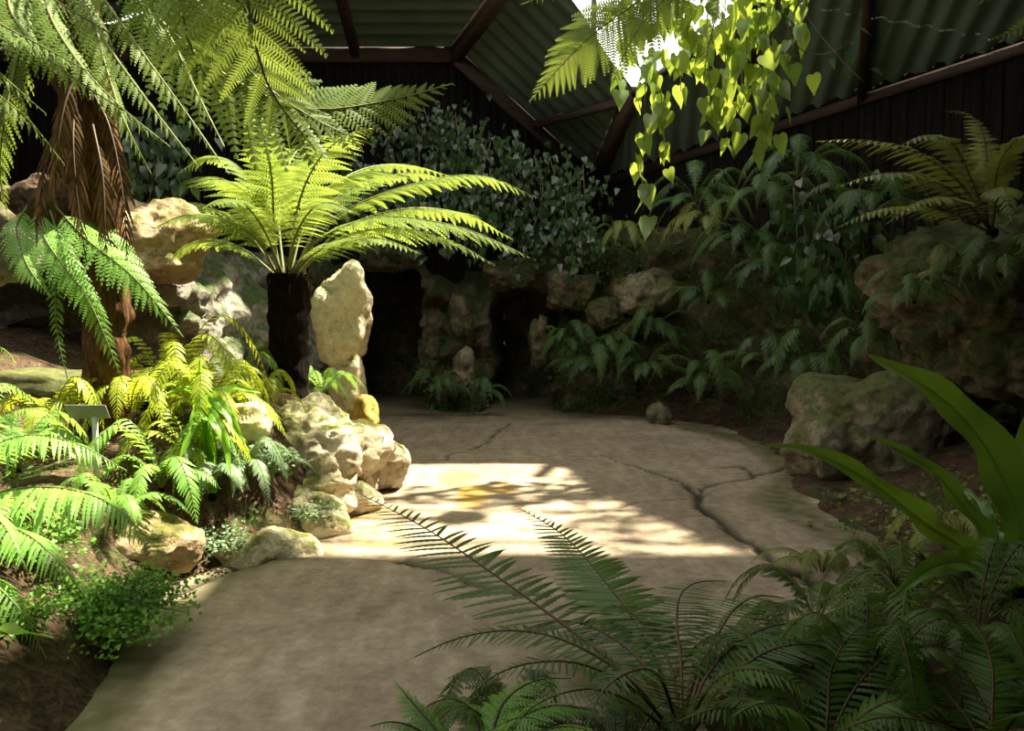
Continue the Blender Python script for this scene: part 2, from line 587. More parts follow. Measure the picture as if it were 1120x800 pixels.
def recess_back(x, z, d):
    a = arch(x, z, -1.93, 0.47, 2.30)
    b = arch(x, z, 0.16, 0.44, 1.92)
    n = arch(x, z, -1.2, 0.2, 1.78) * (1.0 if z > 0.72 else 0.0)
    pil = -0.22 * arch(x, z, -0.95, 0.55, 2.6, 0.2)
    return max(a * 2.2 + a * d, b * 2.1 + b * d, n * 0.4 + pil * (1 - n), pil)


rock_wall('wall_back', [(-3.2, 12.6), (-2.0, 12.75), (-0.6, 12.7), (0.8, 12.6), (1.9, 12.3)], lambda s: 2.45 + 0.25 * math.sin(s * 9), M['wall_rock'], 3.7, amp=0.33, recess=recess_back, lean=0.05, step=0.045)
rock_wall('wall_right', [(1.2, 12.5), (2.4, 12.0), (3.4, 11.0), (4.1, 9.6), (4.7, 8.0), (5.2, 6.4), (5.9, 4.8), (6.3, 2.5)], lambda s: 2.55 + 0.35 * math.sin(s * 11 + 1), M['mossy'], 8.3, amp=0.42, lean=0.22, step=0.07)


def recess_left(x, z, d):
    return 2.2 * arch(x, z, -3.82, 0.55, 1.95, 0.1)


rock_wall('wall_left', [(-7.8, 3.6), (-5.3, 4.6), (-4.25, 5.6), (-3.75, 6.6), (-3.3, 7.6), (-3.1, 8.8), (-3.0, 10.2), (-2.9, 12.2)], lambda s: 1.55 + 0.75 * float(sstep(s, 0.35, 0.62)), M['lime_grey'], 5.1, amp=0.35, lean=0.1, step=0.06, recess=recess_left)

# ------------------------------------------------------------------ boulders
_ico = {}


def ico(level):
    if level not in _ico:
        bm = bmesh.new()
        bmesh.ops.create_icosphere(bm, subdivisions=level, radius=1.0)
        _ico[level] = (np.array([v.co[:] for v in bm.verts]), np.array([[v.index for v in f.verts] for f in bm.faces]))
        bm.free()
    return _ico[level]


def rock(name, label, cat, center, radii, mat, seed, level=5, rough=1.0, blocky=0.0, group=None, parent=None, tilt=0.0):
    V, F = ico(level)
    out = np.empty_like(V)
    R = np.array(radii)
    for i, v in enumerate(V):
        p = Vector(v * 1.0)
        q = v.copy()
        if blocky:
            m = np.abs(v).max()
            q = v * (1 - blocky) + (v / m) * blocky * 0.85
        sp = Vector(v * R * 1.6) + Vector((seed, seed * 2.1, -seed))
        d = 0.30 * noise.noise(p * 1.2 + Vector((seed, 0, seed))) + rough * (0.22 * (abs(noise.noise(sp * 1.6)) - 0.2) * 1.6 + 0.13 * noise.fractal(sp * 3.2, 0.8, 2.1, 5))
        pit = noise.noise(sp * 2.7 + Vector((9, 9, 9)))
        if pit > 0.35:
            d -= (pit - 0.35) * 0.5 * rough
        out[i] = q * (1 + d)
    out = out * R
    if tilt:
        ca, sa = math.cos(tilt), math.sin(tilt)
        out = out @ np.array([[ca, 0, -sa], [0, 1, 0], [sa, 0, ca]]).T
    c = np.asarray(center, float)
    o = build(name, out + c, F, mat, parent=parent, origin=None if parent else (c[0], c[1], c[2] - R[2]), smooth=True)
    if parent is None:
        tag(o, label, cat, group)
    return o


# ------------------------------------------------------------------ fern fronds
def pinna_bi(k=12, wr=0.24, bw=0.85):
    """a pinna that is itself feathered: unit length along u, pinnules across v"""
    V, F = [], []
    us = np.linspace(0.05, 0.97, k)
    du = us[1] - us[0]
    for u in us:
        w = wr * (1 - u) ** 0.75 * min(1, 0.55 + u * 3) + 0.012
        for s in (-1, 1):
            b = len(V)
            h = du * 0.5 * bw
            V += [(u - h, 0, 0), (u + h, 0, 0), (u + h * 0.55 + w * 0.35, s * w, -0.12 * w), (u - h * 0.35 + w * 0.35, s * w * 0.92, -0.12 * w)]
            F.append((b, b + 1, b + 2, b + 3) if s > 0 else (b, b + 3, b + 2, b + 1))
    b = len(V)
    V += [(0, -0.012, 0.002), (1, 0, 0.002), (0, 0.012, 0.002), (-0.02, 0, 0.002)]
    F.append((b, b + 1, b + 2, b + 3))
    return np.array(V), np.array(F)


def pinna_blade(k=7, wr=0.11, ser=0.25):
    """a narrow blade with a toothed edge and a slight fold along its middle"""
    V, F = [], []
    n = k * 2
    for i in range(n + 1):
        u = i / n
        w = wr * (math.sin(math.pi * min(1, 0.18 + 0.82 * u) ** 0.9)) ** 0.7 if u < 1 else 0.0
        w = max(w, 0.004)
        if i % 2 == 0:
            w *= 1 - ser
        V += [(u, -w, -0.25 * w), (u, 0, 0), (u, w, -0.25 * w)]
    for i in range(n):
        a = i * 3
        F += [(a, a + 3, a + 4, a + 1), (a + 1, a + 4, a + 5, a + 2)]
    return np.array(V), np.array(F)


PIN = {
    'bi': pinna_bi(12), 'bi_big': pinna_bi(20, 0.19, 0.8), 'bi_small': pinna_bi(8, 0.26, 0.9),
    'blade': pinna_blade(6, 0.085), 'blade_wide': pinna_blade(5, 0.13), 'blade_far': pinna_blade(3, 0.13),
    'blade_long': pinna_blade(8, 0.06, 0.3), 'blade_comb': pinna_blade(9, 0.085, 0.42),
}


def profile(s, kind):
    if kind == 'lance':
        return np.sin(np.pi * np.clip(s, 0, 1) ** 0.62) ** 0.85
    if kind == 'tri':
        return (1 - s) ** 0.8 * np.clip(0.55 + s * 4, 0, 1)
    if kind == 'sword':
        return np.clip(0.45 + s * 4, 0, 1) * np.clip((1 - s) * 2.6, 0, 1) ** 0.7
    return 1 - s


def frond(parent, pts, width, n=26, style='bi', prof='lance', mat='tree_leaf', stalk='stalk', s0=0.15, ang=62, droop=0.18, hint=None, r=0.008, jitter=0.06, label=None, fold=0.12, name='frond'):
    c = curve(pts, 60)
    T, B, N = frames(c, hint)
    s = np.linspace(0, 1, n) ** 0.95
    f = (s0 + (1 - s0) * s) * 59
    i0 = np.clip(f.astype(int), 0, 58)
    fr_ = (f - i0)[:, None]
    at = lambda A: A[i0] * (1 - fr_) + A[i0 + 1] * fr_
    O, t, b, nn = at(c), unit(at(T)), unit(at(B)), unit(at(N))
    ln = width * np.maximum(profile(s, prof), 0.05)
    tv, tf = PIN[style]
    Vs = []
    for sd in (-1, 1):
        a = np.radians(ang + rng.normal(0, 4, n) - 22 * s)
        l = ln * (1 + rng.normal(0, jitter, n))
        U = unit(np.sin(a)[:, None] * b * sd + np.cos(a)[:, None] * t - fold * nn * (1 + rng.normal(0, 0.5, n))[:, None])
        tw = rng.normal(0, 0.12, n)[:, None]
        Nn = unit(nn + tw * t - nn * 0 - U * (nn * U).sum(1, keepdims=True))
        Vd = np.cross(Nn, U)
        X = O[:, None, :] + l[:, None, None] * (tv[None, :, 0:1] * U[:, None, :] + tv[None, :, 1:2] * Vd[:, None, :] + tv[None, :, 2:3] * Nn[:, None, :])
        X[:, :, 2] -= droop * l[:, None] * (tv[None, :, 0] ** 2)
        Vs.append(X.reshape(-1, 3))
    V = np.vstack(Vs)
    m = len(tv)
    F = (tf[None] + (np.arange(2 * n) * m)[:, None, None]).reshape(-1, tf.shape[1])
    rb = c[int(s0 * 40):]
    rw = (b[0] * 0.0)[None] + B[int(s0 * 40):] * r * 0.35
    k0 = len(V)
    q = len(rb)
    V = np.vstack([V, rb - rw + N[int(s0 * 40):] * r * 0.2, rb + rw + N[int(s0 * 40):] * r * 0.2])
    i = np.arange(q - 1)
    F2 = np.stack([k0 + i, k0 + i + 1, k0 + q + i + 1, k0 + q + i], axis=1)
    o = build(name, V, [F, F2], M[mat], parent)
    if label:
        o['label'] = label
    if stalk:
        k = 5
        tvv, tff = tube(c[::3], r, r * 0.25, k)
        build('stalk', tvv, tff, M[stalk], o)
    return o


def auto_frond(parent, base, az, L, width, rise=0.55, reach=0.8, fall=0.15, **kw):
    d = np.array([math.cos(az), math.sin(az), 0])
    b = np.asarray(base, float)
    side = np.array([-d[1], d[0], 0]) * rng.normal(0, 0.06) * L
    pts = [b, b + d * L * 0.16 * reach + np.array([0, 0, rise * L * 0.6]), b + d * L * 0.48 * reach + np.array([0, 0, rise * L * 0.98]) + side * 0.5,
           b + d * L * 0.8 * reach + np.array([0, 0, rise * L * 0.8 - fall * L * 0.35]) + side, b + d * L * reach * 1.02 + np.array([0, 0, rise * L * 0.35 - fall * L])]
    pts[-1] = pts[-1] + side
    return frond(parent, pts, width, **kw)


def rosette(name, label, cat, base, n, L, width, az=(0, 2 * math.pi), group=None, lvar=0.2, rise=(0.4, 0.8), reach=(0.7, 0.95), fall=(0.05, 0.3), crown=True, **kw):
    t = thing(name, base, label, cat, group)
    for i in range(n):
        a = az[0] + (az[1] - az[0]) * (i + rng.uniform(0.2, 0.8)) / n
        l = L * (1 + rng.uniform(-lvar, lvar))
        k = dict(kw)
        auto_frond(t, base, a, l, width * l / L, rng.uniform(*rise), rng.uniform(*reach), rng.uniform(*fall), **k)
    if crown:
        R = max(0.014, L * 0.035)
        V, F = ico(2)
        build('crown', V * R * np.array([1, 1, 0.9]) + np.asarray(base) + np.array([0, 0, -R * 0.2]), F, M['fibre'], t, smooth=True)
    return t


# ------------------------------------------------------------------ leaves and straps
def heart_leaf():
    pts = [(0, 0), (-0.10, 0.22), (0.02, 0.42), (0.28, 0.44), (0.6, 0.26), (0.85, 0.09), (1.05, 0)]
    V = [(x, 0, 0) for x in (0.0, 0.02, 0.15, 0.32, 0.6, 0.85, 1.05)]
    F = []
    n = len(pts)
    for s in (1, -1):
        b = len(V)
        for (x, y) in pts[1:-1]:
            V.append((x, s * y, 0.18 * abs(y) - 0.06 * x * x))
        idx = [0] + [b + i for i in range(n - 2)] + [6]
        for i in range(n - 1):
            f = (i, i + 1, idx[i + 1], idx[i])
            f = tuple(dict.fromkeys(f))
            if len(f) >= 3:
                F.append(f if s > 0 else f[::-1])
    return np.array(V, float), F


HV, HF = heart_leaf()


def leaves(points, dirs, norms, sizes):
    V, F = [], []
    for p, d, nrm, s in zip(points, dirs, norms, sizes):
        asp = rng.uniform(0.62, 0.95)
        bend = rng.uniform(-0.1, 0.25)
        d = unit(np.asarray(d, float))
        nrm = unit(nrm - d * (nrm @ d))
        v = np.cross(nrm, d)
        b = len(V) * len(HV)
        V.append(p + s * (HV[:, 0:1] * d + asp * HV[:, 1:2] * v + (HV[:, 2:3] - bend * HV[:, 0:1] ** 2) * nrm))
        F += [tuple(b + i for i in f) for f in HF]
    return np.vstack(V), F


def strap(parent, pts, width, mat='strap_leaf', name='leaf', n=36, hint=None, wav=0.03, taper=0.9, label=None):
    c = curve(pts, n)
    T, B, N = frames(c, hint)
    s = np.linspace(0, 1, n)
    w = width * 0.5 * (np.sin(np.pi * (0.12 + 0.88 * s) ** taper) ** 0.75)
    w = np.maximum(w, 0.003)
    cols = [-1, -0.66, -0.3, 0, 0.3, 0.66, 1]
    V = []
    ph = rng.uniform(0, 6)
    for j, q in enumerate(cols):
        wob = wav * abs(q) ** 2 * np.sin(s * 22 + ph + (q > 0) * 1.7)
        V.append(c + B * (w * q)[:, None] + N * (w * 0.3 * abs(q) + wob * w / max(width, 1e-6) * 4)[:, None])
    V.append(c - N * (0.004 + 0.006 * (1 - s))[:, None])
    V = np.stack(V, axis=1)
    k = V.shape[1]
    V = V.reshape(-1, 3)
    F = []
    for i in range(n - 1):
        for j in range(6):
            F.append((i * k + j, i * k + j + 1, (i + 1) * k + j + 1, (i + 1) * k + j))
        F.append((i * k + 7, i * k + 3, (i + 1) * k + 3, (i + 1) * k + 7))
    o = build(name, V, F, M[mat], parent, smooth=True)
    if label:
        o['label'] = label
    return o


def trunk(parent, pts, r0, r1, mat, seed, k=28, n=60, name='trunk', rough=0.22):
    c = curve(pts, n)
    T, B, N = frames(c, hint=(0, 1, 0))
    V = []
    for i in range(n):
        r = r0 + (r1 - r0) * i / (n - 1)
        for j in range(k):
            a = 2 * math.pi * j / k
            q = noise.noise(Vector((math.cos(a) * 2.5, math.sin(a) * 2.5, i * 0.25 + seed))) * rough + noise.noise(Vector((math.cos(a) * 9, math.sin(a) * 9, i * 0.12 + seed))) * rough * 0.6
            V.append(c[i] + r * (1 + q) * (math.cos(a) * B[i] + math.sin(a) * N[i]))
    F = []
    for i in range(n - 1):
        for j in range(k):
            F.append((i * k + j, i * k + (j + 1) % k, (i + 1) * k + (j + 1) % k, (i + 1) * k + j))
    F.append(tuple(range(k - 1, -1, -1)))
    F.append(tuple((n - 1) * k + j for j in range(k)))
    return build(name, np.array(V), F, M[mat], parent, smooth=True)


def box_between(a, b, w, h, up=(0, 0, 1)):
    a, b = np.asarray(a, float), np.asarray(b, float)
    t = unit(b - a)
    sd = unit(np.cross(t, np.asarray(up, float)))
    n = np.cross(sd, t)
    V = []
    for p in (a, b):
        for (x, y) in ((-1, -1), (1, -1), (1, 1), (-1, 1)):
            V.append(p + sd * x * w / 2 + n * y * h / 2)
    F = [(0, 3, 2, 1), (4, 5, 6, 7), (0, 1, 5, 4), (1, 2, 6, 5), (2, 3, 7, 6), (3, 0, 4, 7)]
    return V, F

# ------------------------------------------------------------------ openings and light
OPEN_J, OPEN_K = 0.33, 0.27
OPEN_C = [(3.0, 10.2), (3.5, 8.7), (4.3, 7.1)]
SHADE_SHEET = (1.3, 6.0, 10.5, 14.2)
SUN_DIR = (2.4, 1.6, 5.0)
SUN, SKY = 27.0, 3.2
RL = (-6.8, -1.6, -3.0, 4.4)
FLAT = [(-8.6, 9.8, -5.6, -2.9), (-8.6, -6.8, -3.0, 4.5), (-1.6, 9.8, -3.0, 4.5), (-8.6, -1.2, 4.4, 6.4), (1.3, 9.8, 4.4, 6.4), (1.6, 9.8, 6.2, 7.2)]
# ------------------------------------------------------------------ roof
J = np.array([-0.93, 13.0, 5.7])
K = np.array([1.54, 15.0, 4.0])
Rr = np.array([5.73, 9.0, 4.57])
AP = np.array([2.7, 6.0, 7.5])
zA = lambda x, y: 5.7 + (13 - y) * 1.8 / 7.0
_nc = np.cross(Rr - K, AP - K)
zC = lambda x, y: K[2] - ((x - K[0]) * _nc[0] + (y - K[1]) * _nc[1]) / _nc[2]
_nb = np.cross(K - J, AP - J)
zB = lambda x, y: J[2] - ((x - J[0]) * _nb[0] + (y - J[1]) * _nb[1]) / _nb[2]


def sheet(name, poly, run, pitch=0.22, amp=0.028):
    """corrugated sheeting over a flat convex polygon, ridges along run"""
    P = np.asarray(poly, float)
    n = unit(np.cross(P[1] - P[0], P[2] - P[0]))
    if n[2] < 0:
        n = -n
    r = unit(np.asarray(run, float) - n * (np.asarray(run, float) @ n))
    c = np.cross(n, r)
    u, v = P @ r, P @ c
    vs = np.arange(v.min() + 1e-4, v.max(), pitch / 8)
    rows = []
    for w in vs:
        hit = []
        for i in range(len(P)):
            j = (i + 1) % len(P)
            if (v[i] - w) * (v[j] - w) < 0:
                t = (w - v[i]) / (v[j] - v[i])
                hit.append(u[i] + t * (u[j] - u[i]))
        if len(hit) >= 2:
            rows.append((w, min(hit), max(hit)))
    off = (P @ n).mean()
    V, F = [], []
    for k, (w, a, b) in enumerate(rows):
        z = off + amp * math.sin(2 * math.pi * w / pitch)
        V += [r * a + c * w + n * z, r * b + c * w + n * z]
        if k:
            F.append((2 * k - 2, 2 * k - 1, 2 * k + 1, 2 * k))
    o = build(name, V, F, M['sheet'], smooth=True)
    tag(o, kind='structure')
    return o


def pA(x, y):
    return np.array([x, y, zA(x, y)])


def pB(x, y):
    return np.array([x, y, zB(x, y)])


def pC(x, y):
    return np.array([x, y, zC(x, y)])


hipJ = lambda t: J + (AP - J) * t
hipK = lambda t: K + (AP - K) * t
HJ, HK = hipJ(OPEN_J), hipK(OPEN_K)
sheet('ceiling', [pA(-8.5, 13.1), pA(J[0], 13.1), HJ, pA(-1.1, HJ[1] + 0.1)], (1, 0, 0), 0.30, 0.035)
sheet('ceiling_left', [pA(-8.4, 13), pA(-1.1, HJ[1] + 0.1), pA(-1.2, 6.2), pA(-8.4, 6.2)], (1, 0, 0), 0.30, 0.035)
_o = np.array([-0.12, 0.15])
sheet('ceiling_back', [pB(J[0] + _o[0] - 0.1, J[1] + _o[1]), pB(K[0] + _o[0], K[1] + _o[1] + 0.1), HK, HJ], K - J, 0.26)
QC = [pC(*q) for q in OPEN_C]
S2 = pC(8.6, 4.9)
sheet('ceiling_right', [HK, pC(K[0], K[1] + 0.15), pC(Rr[0] + 0.1, Rr[1] + 0.1), QC[0]], AP - (K + Rr) / 2, 0.26)
sheet('ceiling_right_front', [QC[0], pC(Rr[0] + 0.1, Rr[1] + 0.1), S2, QC[2], QC[1]], AP - (K + Rr) / 2, 0.26)
# the flat part over the viewer's end of the house, with a long rooflight left open on the left
zf = 6.9
for i, (x0, x1, y0, y1) in enumerate(FLAT):
    sheet('ceiling_front', [(x0, y0, zf), (x1, y0, zf), (x1, y1, zf), (x0, y1, zf)], (1, 0, 0), 0.6, 0.03)

nb = 0


def beam(a, b, w=0.12, h=0.2):
    V, F = box_between(a, b, w, h)
    o = build('ceiling_beam', V, F, M['beam'])
    tag(o, kind='structure')


dz = np.array([0, 0, -0.12])
beam(np.array([-8.4, 13, 5.7]) + dz * 0.5, J + dz * 0.5, 0.2, 0.3)
beam(J + dz * 0.3, K + dz * 0.3, 0.2, 0.36)
beam(K + dz, K + (Rr - K) * 1.9 + dz, 0.12, 0.13)
beam(J + dz, hipJ(OPEN_J) + dz, 0.16, 0.24)
for px in (390, 215, 60):
    a = W(px, 58, 13.0)
    beam(np.array([a[0], 13, 5.7]) + dz, pA(a[0] + 0.15, 9.2) + dz, 0.13, 0.16)
for t in (0.42, 0.72):
    a = K + (Rr - K) * t
    beam(a + dz, a + (AP - a) * 0.5 + dz, 0.11, 0.15)
a = J + (K - J) * 0.5
beam(a + dz, a + (HK - a) * 0.9 + dz, 0.09, 0.12)
beam(HK + dz * 0.6, QC[0] + dz * 0.6, 0.07, 0.09)
beam(K + dz * 0.2, HK + dz * 0.2, 0.24, 0.2)
# unseen raised sheet on posts over the far rooflight, added to block sun
cx0, cx1, cy0, cy1 = SHADE_SHEET
sheet('added_shade_sheet', [(cx0, cy0, 7.8), (cx1, cy0, 7.8), (cx1, cy1, 7.8), (cx0, cy1, 7.8)], (1, 0, 0))
for (x, y) in ((cx0 + 0.1, cy1 - 0.1), (cx1 - 0.1, cy1 - 0.1), (cx1 - 0.1, cy0 + 0.1)):
    V, F = box_between((x, y, 4.0), (x, y, 7.78), 0.08, 0.08, (0, 1, 0))
    tag(build('ceiling_beam', V, F, M['beam']), kind='structure')  # posts that carry the added sun-blocking sheet


# outer walls of upright boards
def boards(name, a, b, z0, z1, zb=-0.1):
    a, b = np.asarray(a, float), np.asarray(b, float)
    L = np.linalg.norm(b - a)
    t = (b - a) / L
    n = np.array([t[1], -t[0]])
    k = int(L / 0.11)
    V, F = [], []
    for i in range(k):
        s0, s1 = L * i / k - 0.004, L * (i + 1) / k + 0.004
        o = n * 0.02 * (i % 2)
        q = len(V)
        for (s, d) in ((s0, 0.0), (s1, 0.0), (s1, 0.04), (s0, 0.04)):
            p = a + t * s + o - n * d
            f = i / k
            V += [(p[0], p[1], zb), (p[0], p[1], z0 + (z1 - z0) * f)]
        for e in range(4):
            e2 = (e + 1) % 4
            F.append((q + 2 * e, q + 2 * e2, q + 2 * e2 + 1, q + 2 * e + 1))
        F.append((q + 1, q + 3, q + 5, q + 7))
    # a solid backing behind the boards
    q = len(V)
    for p in (a - n * 0.06, b - n * 0.06):
        V += [(p[0], p[1], zb)]
    V += [(*(b - n * 0.06), z1), (*(a - n * 0.06), z0)]
    F.append((q, q + 1, q + 2, q + 3))
    o = build(name, V, F, M['board'])
    tag(o, kind='structure')


boards('wall_back_left', (-8.5, 13.0), (-3.0, 13.0), 5.78, 5.78)
boards('wall_back_inner', (-3.05, 13.0), (-0.9, 13.0), 5.78, 5.78, 1.9)
boards('wall_back_middle', (-0.95, 13.0), (1.6, 15.02), 5.78, 4.05, 1.9)
e = K + (Rr - K) * 2.0
boards('wall_back_right', (1.5, 15.05), (e[0], e[1]), 4.08, e[2] + 0.1)
boards('wall_right_front', (9.5, 4.4), (9.5, -5.5), 7.0, 7.0)
boards('wall_front', (9.6, -5.4), (-8.4, -5.4), 7.0, 7.0)
boards('wall_left_outer', (-8.4, -5.5), (-8.4, 13.2), 7.0, 5.75)

# ------------------------------------------------------------------ sky and sun
w = bpy.data.worlds.new('sky')
S.world = w
w.use_nodes = True
nt = w.node_tree
bg = nt.nodes['Background']
bg.inputs['Color'].default_value = (1.0, 0.98, 0.92, 1)
bg.inputs['Strength'].default_value = SKY
sd = bpy.data.lights.new('sun', 'SUN')
sd.energy = SUN
sd.angle = math.radians(1.2)
sd.color = (1.0, 0.90, 0.67)
so = bpy.data.objects.new('sun', sd)
C.objects.link(so)
so.rotation_euler = Vector(SUN_DIR).to_track_quat('Z', 'Y').to_euler()


def portal(name, a, ex, ey):
    """marks a rooflight opening so that sky light is sampled through it"""
    ld = bpy.data.lights.new(name, 'AREA')
    ld.shape = 'RECTANGLE'
    ld.size, ld.size_y = float(np.linalg.norm(ex)), float(np.linalg.norm(ey))
    ld.cycles.is_portal = True
    o = bpy.data.objects.new(name, ld)
    C.objects.link(o)
    x, y = unit(ex), unit(ey)
    z = np.cross(x, y)
    from mathutils import Matrix
    m = Matrix(((x[0], y[0], z[0], a[0]), (x[1], y[1], z[1], a[1]), (x[2], y[2], z[2], a[2]), (0, 0, 0, 1)))
    o.matrix_world = m


portal('rooflight_back', (1.6, 9.3, 7.4), np.array([7.0, 0, 0]), np.array([0, 6.6, 0.0]))
portal('rooflight_left', ((RL[0] + RL[1]) / 2, (RL[2] + RL[3]) / 2, 6.8), np.array([RL[1] - RL[0], 0, 0]), np.array([0, RL[3] - RL[2], 0]))

def on_left(x, y, dz=0.0):
    return np.array([x, y, zl(x, y) + dz])


def gpx(px_, d):
    return (px_ - 560) / 879 * d


# ------------------------------------------------------------------ rocks
D = W
rock('boulder', 'pale sunlit pitted boulder at the path edge below the tree fern', 'rock', (-1.62, 6.3, 0.30), (0.62, 0.58, 0.52), M['lime'], 2.9, 6, 0.9, 0.25)
rock('boulder', 'small pale boulder wedged at the right end of the big sunlit boulder', 'rock', (-1.16, 6.95, 0.20), (0.28, 0.28, 0.26), M['lime'], 7.7, 5, 1.0)
rock('boulder', 'low pale sunlit rock at the path edge in front of the big pitted boulder', 'rock', (-1.52, 5.6, 0.08), (0.36, 0.3, 0.22), M['lime'], 4.9, 5)
rock('boulder', 'pale sunlit rock low on the slope left of the front path edge rock', 'rock', (-1.85, 5.5, 0.16), (0.26, 0.24, 0.2), M['lime'], 33.2, 5, 1.1)
rock('boulder', 'small pale stone between the big pitted boulder and the paving', 'rock', (-1.26, 6.1, 0.1), (0.2, 0.18, 0.16), M['lime'], 36.9, 5, 1.1)
for (pxx, d, r, lb) in [(302, 5.05, 0.2, 'pale rock at the foot of the bare slope, nearest the bend of the path edge'),
                        (258, 4.85, 0.17, 'small pale rock at the path edge beneath the grey green drooping fern'),
                        (262, 5.45, 0.2, 'pale rock half way up the slope left of the big pitted boulder')]:
    x = gpx(pxx, d)
    rock('boulder', lb, 'rock', (x, d, zl(x, d) + 0.04), (r * 1.2, r, r * 0.8), M['lime'], d * 7 + pxx * 0.01, 5, 1.1)
rock('boulder', 'brown rock half buried in the soil behind the low maidenhair clump', 'rock', (-2.08, 4.5, 0.18), (0.26, 0.26, 0.18), M['tan_rock'], 14.1, 5)
rock('boulder', 'tan sunlit rock on top of the left wall beside the brown trunk', 'rock', D(165, 262, 7.35), (0.46, 0.42, 0.36), M['tan_rock'], 5.3, 5, 1.2, 0.3)
rock('boulder', 'flat yellow ledge rock lying behind the plant sign', 'rock', D(165, 420, 6.3), (0.42, 0.3, 0.13), M['ochre_rock'], 6.1, 5, 0.7, 0.5)
rock('boulder', 'dull brown flat rock under the dark hollow at the left edge', 'rock', D(55, 425, 5.8), (0.5, 0.32, 0.13), M['boulder'], 8.4, 5, 0.7, 0.4)
rock('boulder', 'tan rock at the left edge of the picture above the dark hollow', 'rock', D(5, 255, 5.3), (0.22, 0.3, 0.32), M['boulder'], 26.4, 5)
st = thing('standing_stone', (-1.78, 8.45, 0.0), 'upright pale stone with a swollen head beside the left archway', 'rock')
rock('head', None, None, (-1.77, 8.45, 1.5), (0.29, 0.27, 0.55), M['lime'], 9.2, 5, 0.8, 0.35, parent=st)
rock('base', None, None, (-1.74, 8.42, 0.58), (0.19, 0.2, 0.62), M['lime'], 3.6, 5, 1.2, 0.3, parent=st)
rock('boulder', 'yellow ochre stone at the foot of the upright pale stone', 'rock', (-1.50, 8.1, 0.42), (0.15, 0.15, 0.26), M['ochre_rock'], 11.3, 5, 0.9)
rock('boulder', 'grey brown boulder with a flat top on the right behind the strap leaves', 'rock', (3.22, 7.35, 0.42), (0.68, 0.55, 0.54), M['boulder'], 12.8, 6, 0.6, 0.45)
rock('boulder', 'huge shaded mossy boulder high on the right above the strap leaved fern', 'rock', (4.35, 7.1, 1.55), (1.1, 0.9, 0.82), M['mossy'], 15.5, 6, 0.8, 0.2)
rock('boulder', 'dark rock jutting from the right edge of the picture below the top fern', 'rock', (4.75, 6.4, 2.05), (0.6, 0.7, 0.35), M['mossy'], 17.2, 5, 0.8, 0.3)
rock('boulder', 'small pale stone lying at the foot of the back wall right of the archways', 'rock', D(722, 452, 11.0), (0.17, 0.15, 0.17), M['boulder'], 18.9, 4)
for i, (px, py, d, r, lb) in enumerate([
        (665, 345, 12.3, (0.36, 0.3, 0.26), 'rounded rock high in the back wall right of the right archway'),
        (705, 322, 12.0, (0.42, 0.3, 0.32), 'large brown rock on the back wall under the hanging heart leaves'),
        (625, 318, 12.4, (0.34, 0.3, 0.3), 'brown rock above the right shoulder of the right archway'),
        (590, 372, 12.3, (0.14, 0.2, 0.4), 'narrow upright grey stone on the right jamb of the right archway'),
        (508, 405, 12.2, (0.17, 0.2, 0.32), 'pale upright stone low on the pillar between the archways'),
        (503, 345, 12.3, (0.16, 0.2, 0.35), 'reddish stone on the pillar beside the shallow niche'),
        (560, 300, 12.6, (0.45, 0.3, 0.24), 'dark lintel rock over the right archway'),
        (430, 278, 12.7, (0.5, 0.3, 0.24), 'dark lintel rock over the left archway')]):
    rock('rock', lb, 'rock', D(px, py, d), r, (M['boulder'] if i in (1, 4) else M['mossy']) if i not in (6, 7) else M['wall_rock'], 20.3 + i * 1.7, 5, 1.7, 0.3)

# ------------------------------------------------------------------ central tree fern
base = np.array([-1.92, 6.9, zl(-1.92, 6.9) - 0.04])
tf = thing('tree_fern', base, 'tree fern with a short black trunk and bright spreading fronds behind the pale boulder', 'fern')
crown = D(316, 306, 6.9)
trunk(tf, [base + (0.0, 0, -0.05), base + (0.0, 0, 0.45), (crown[0], 6.9, crown[2] + 0.05)], 0.155, 0.175, 'fibre', 1.7, rough=0.18)


def px(seq):
    return [D(*q) for q in seq]


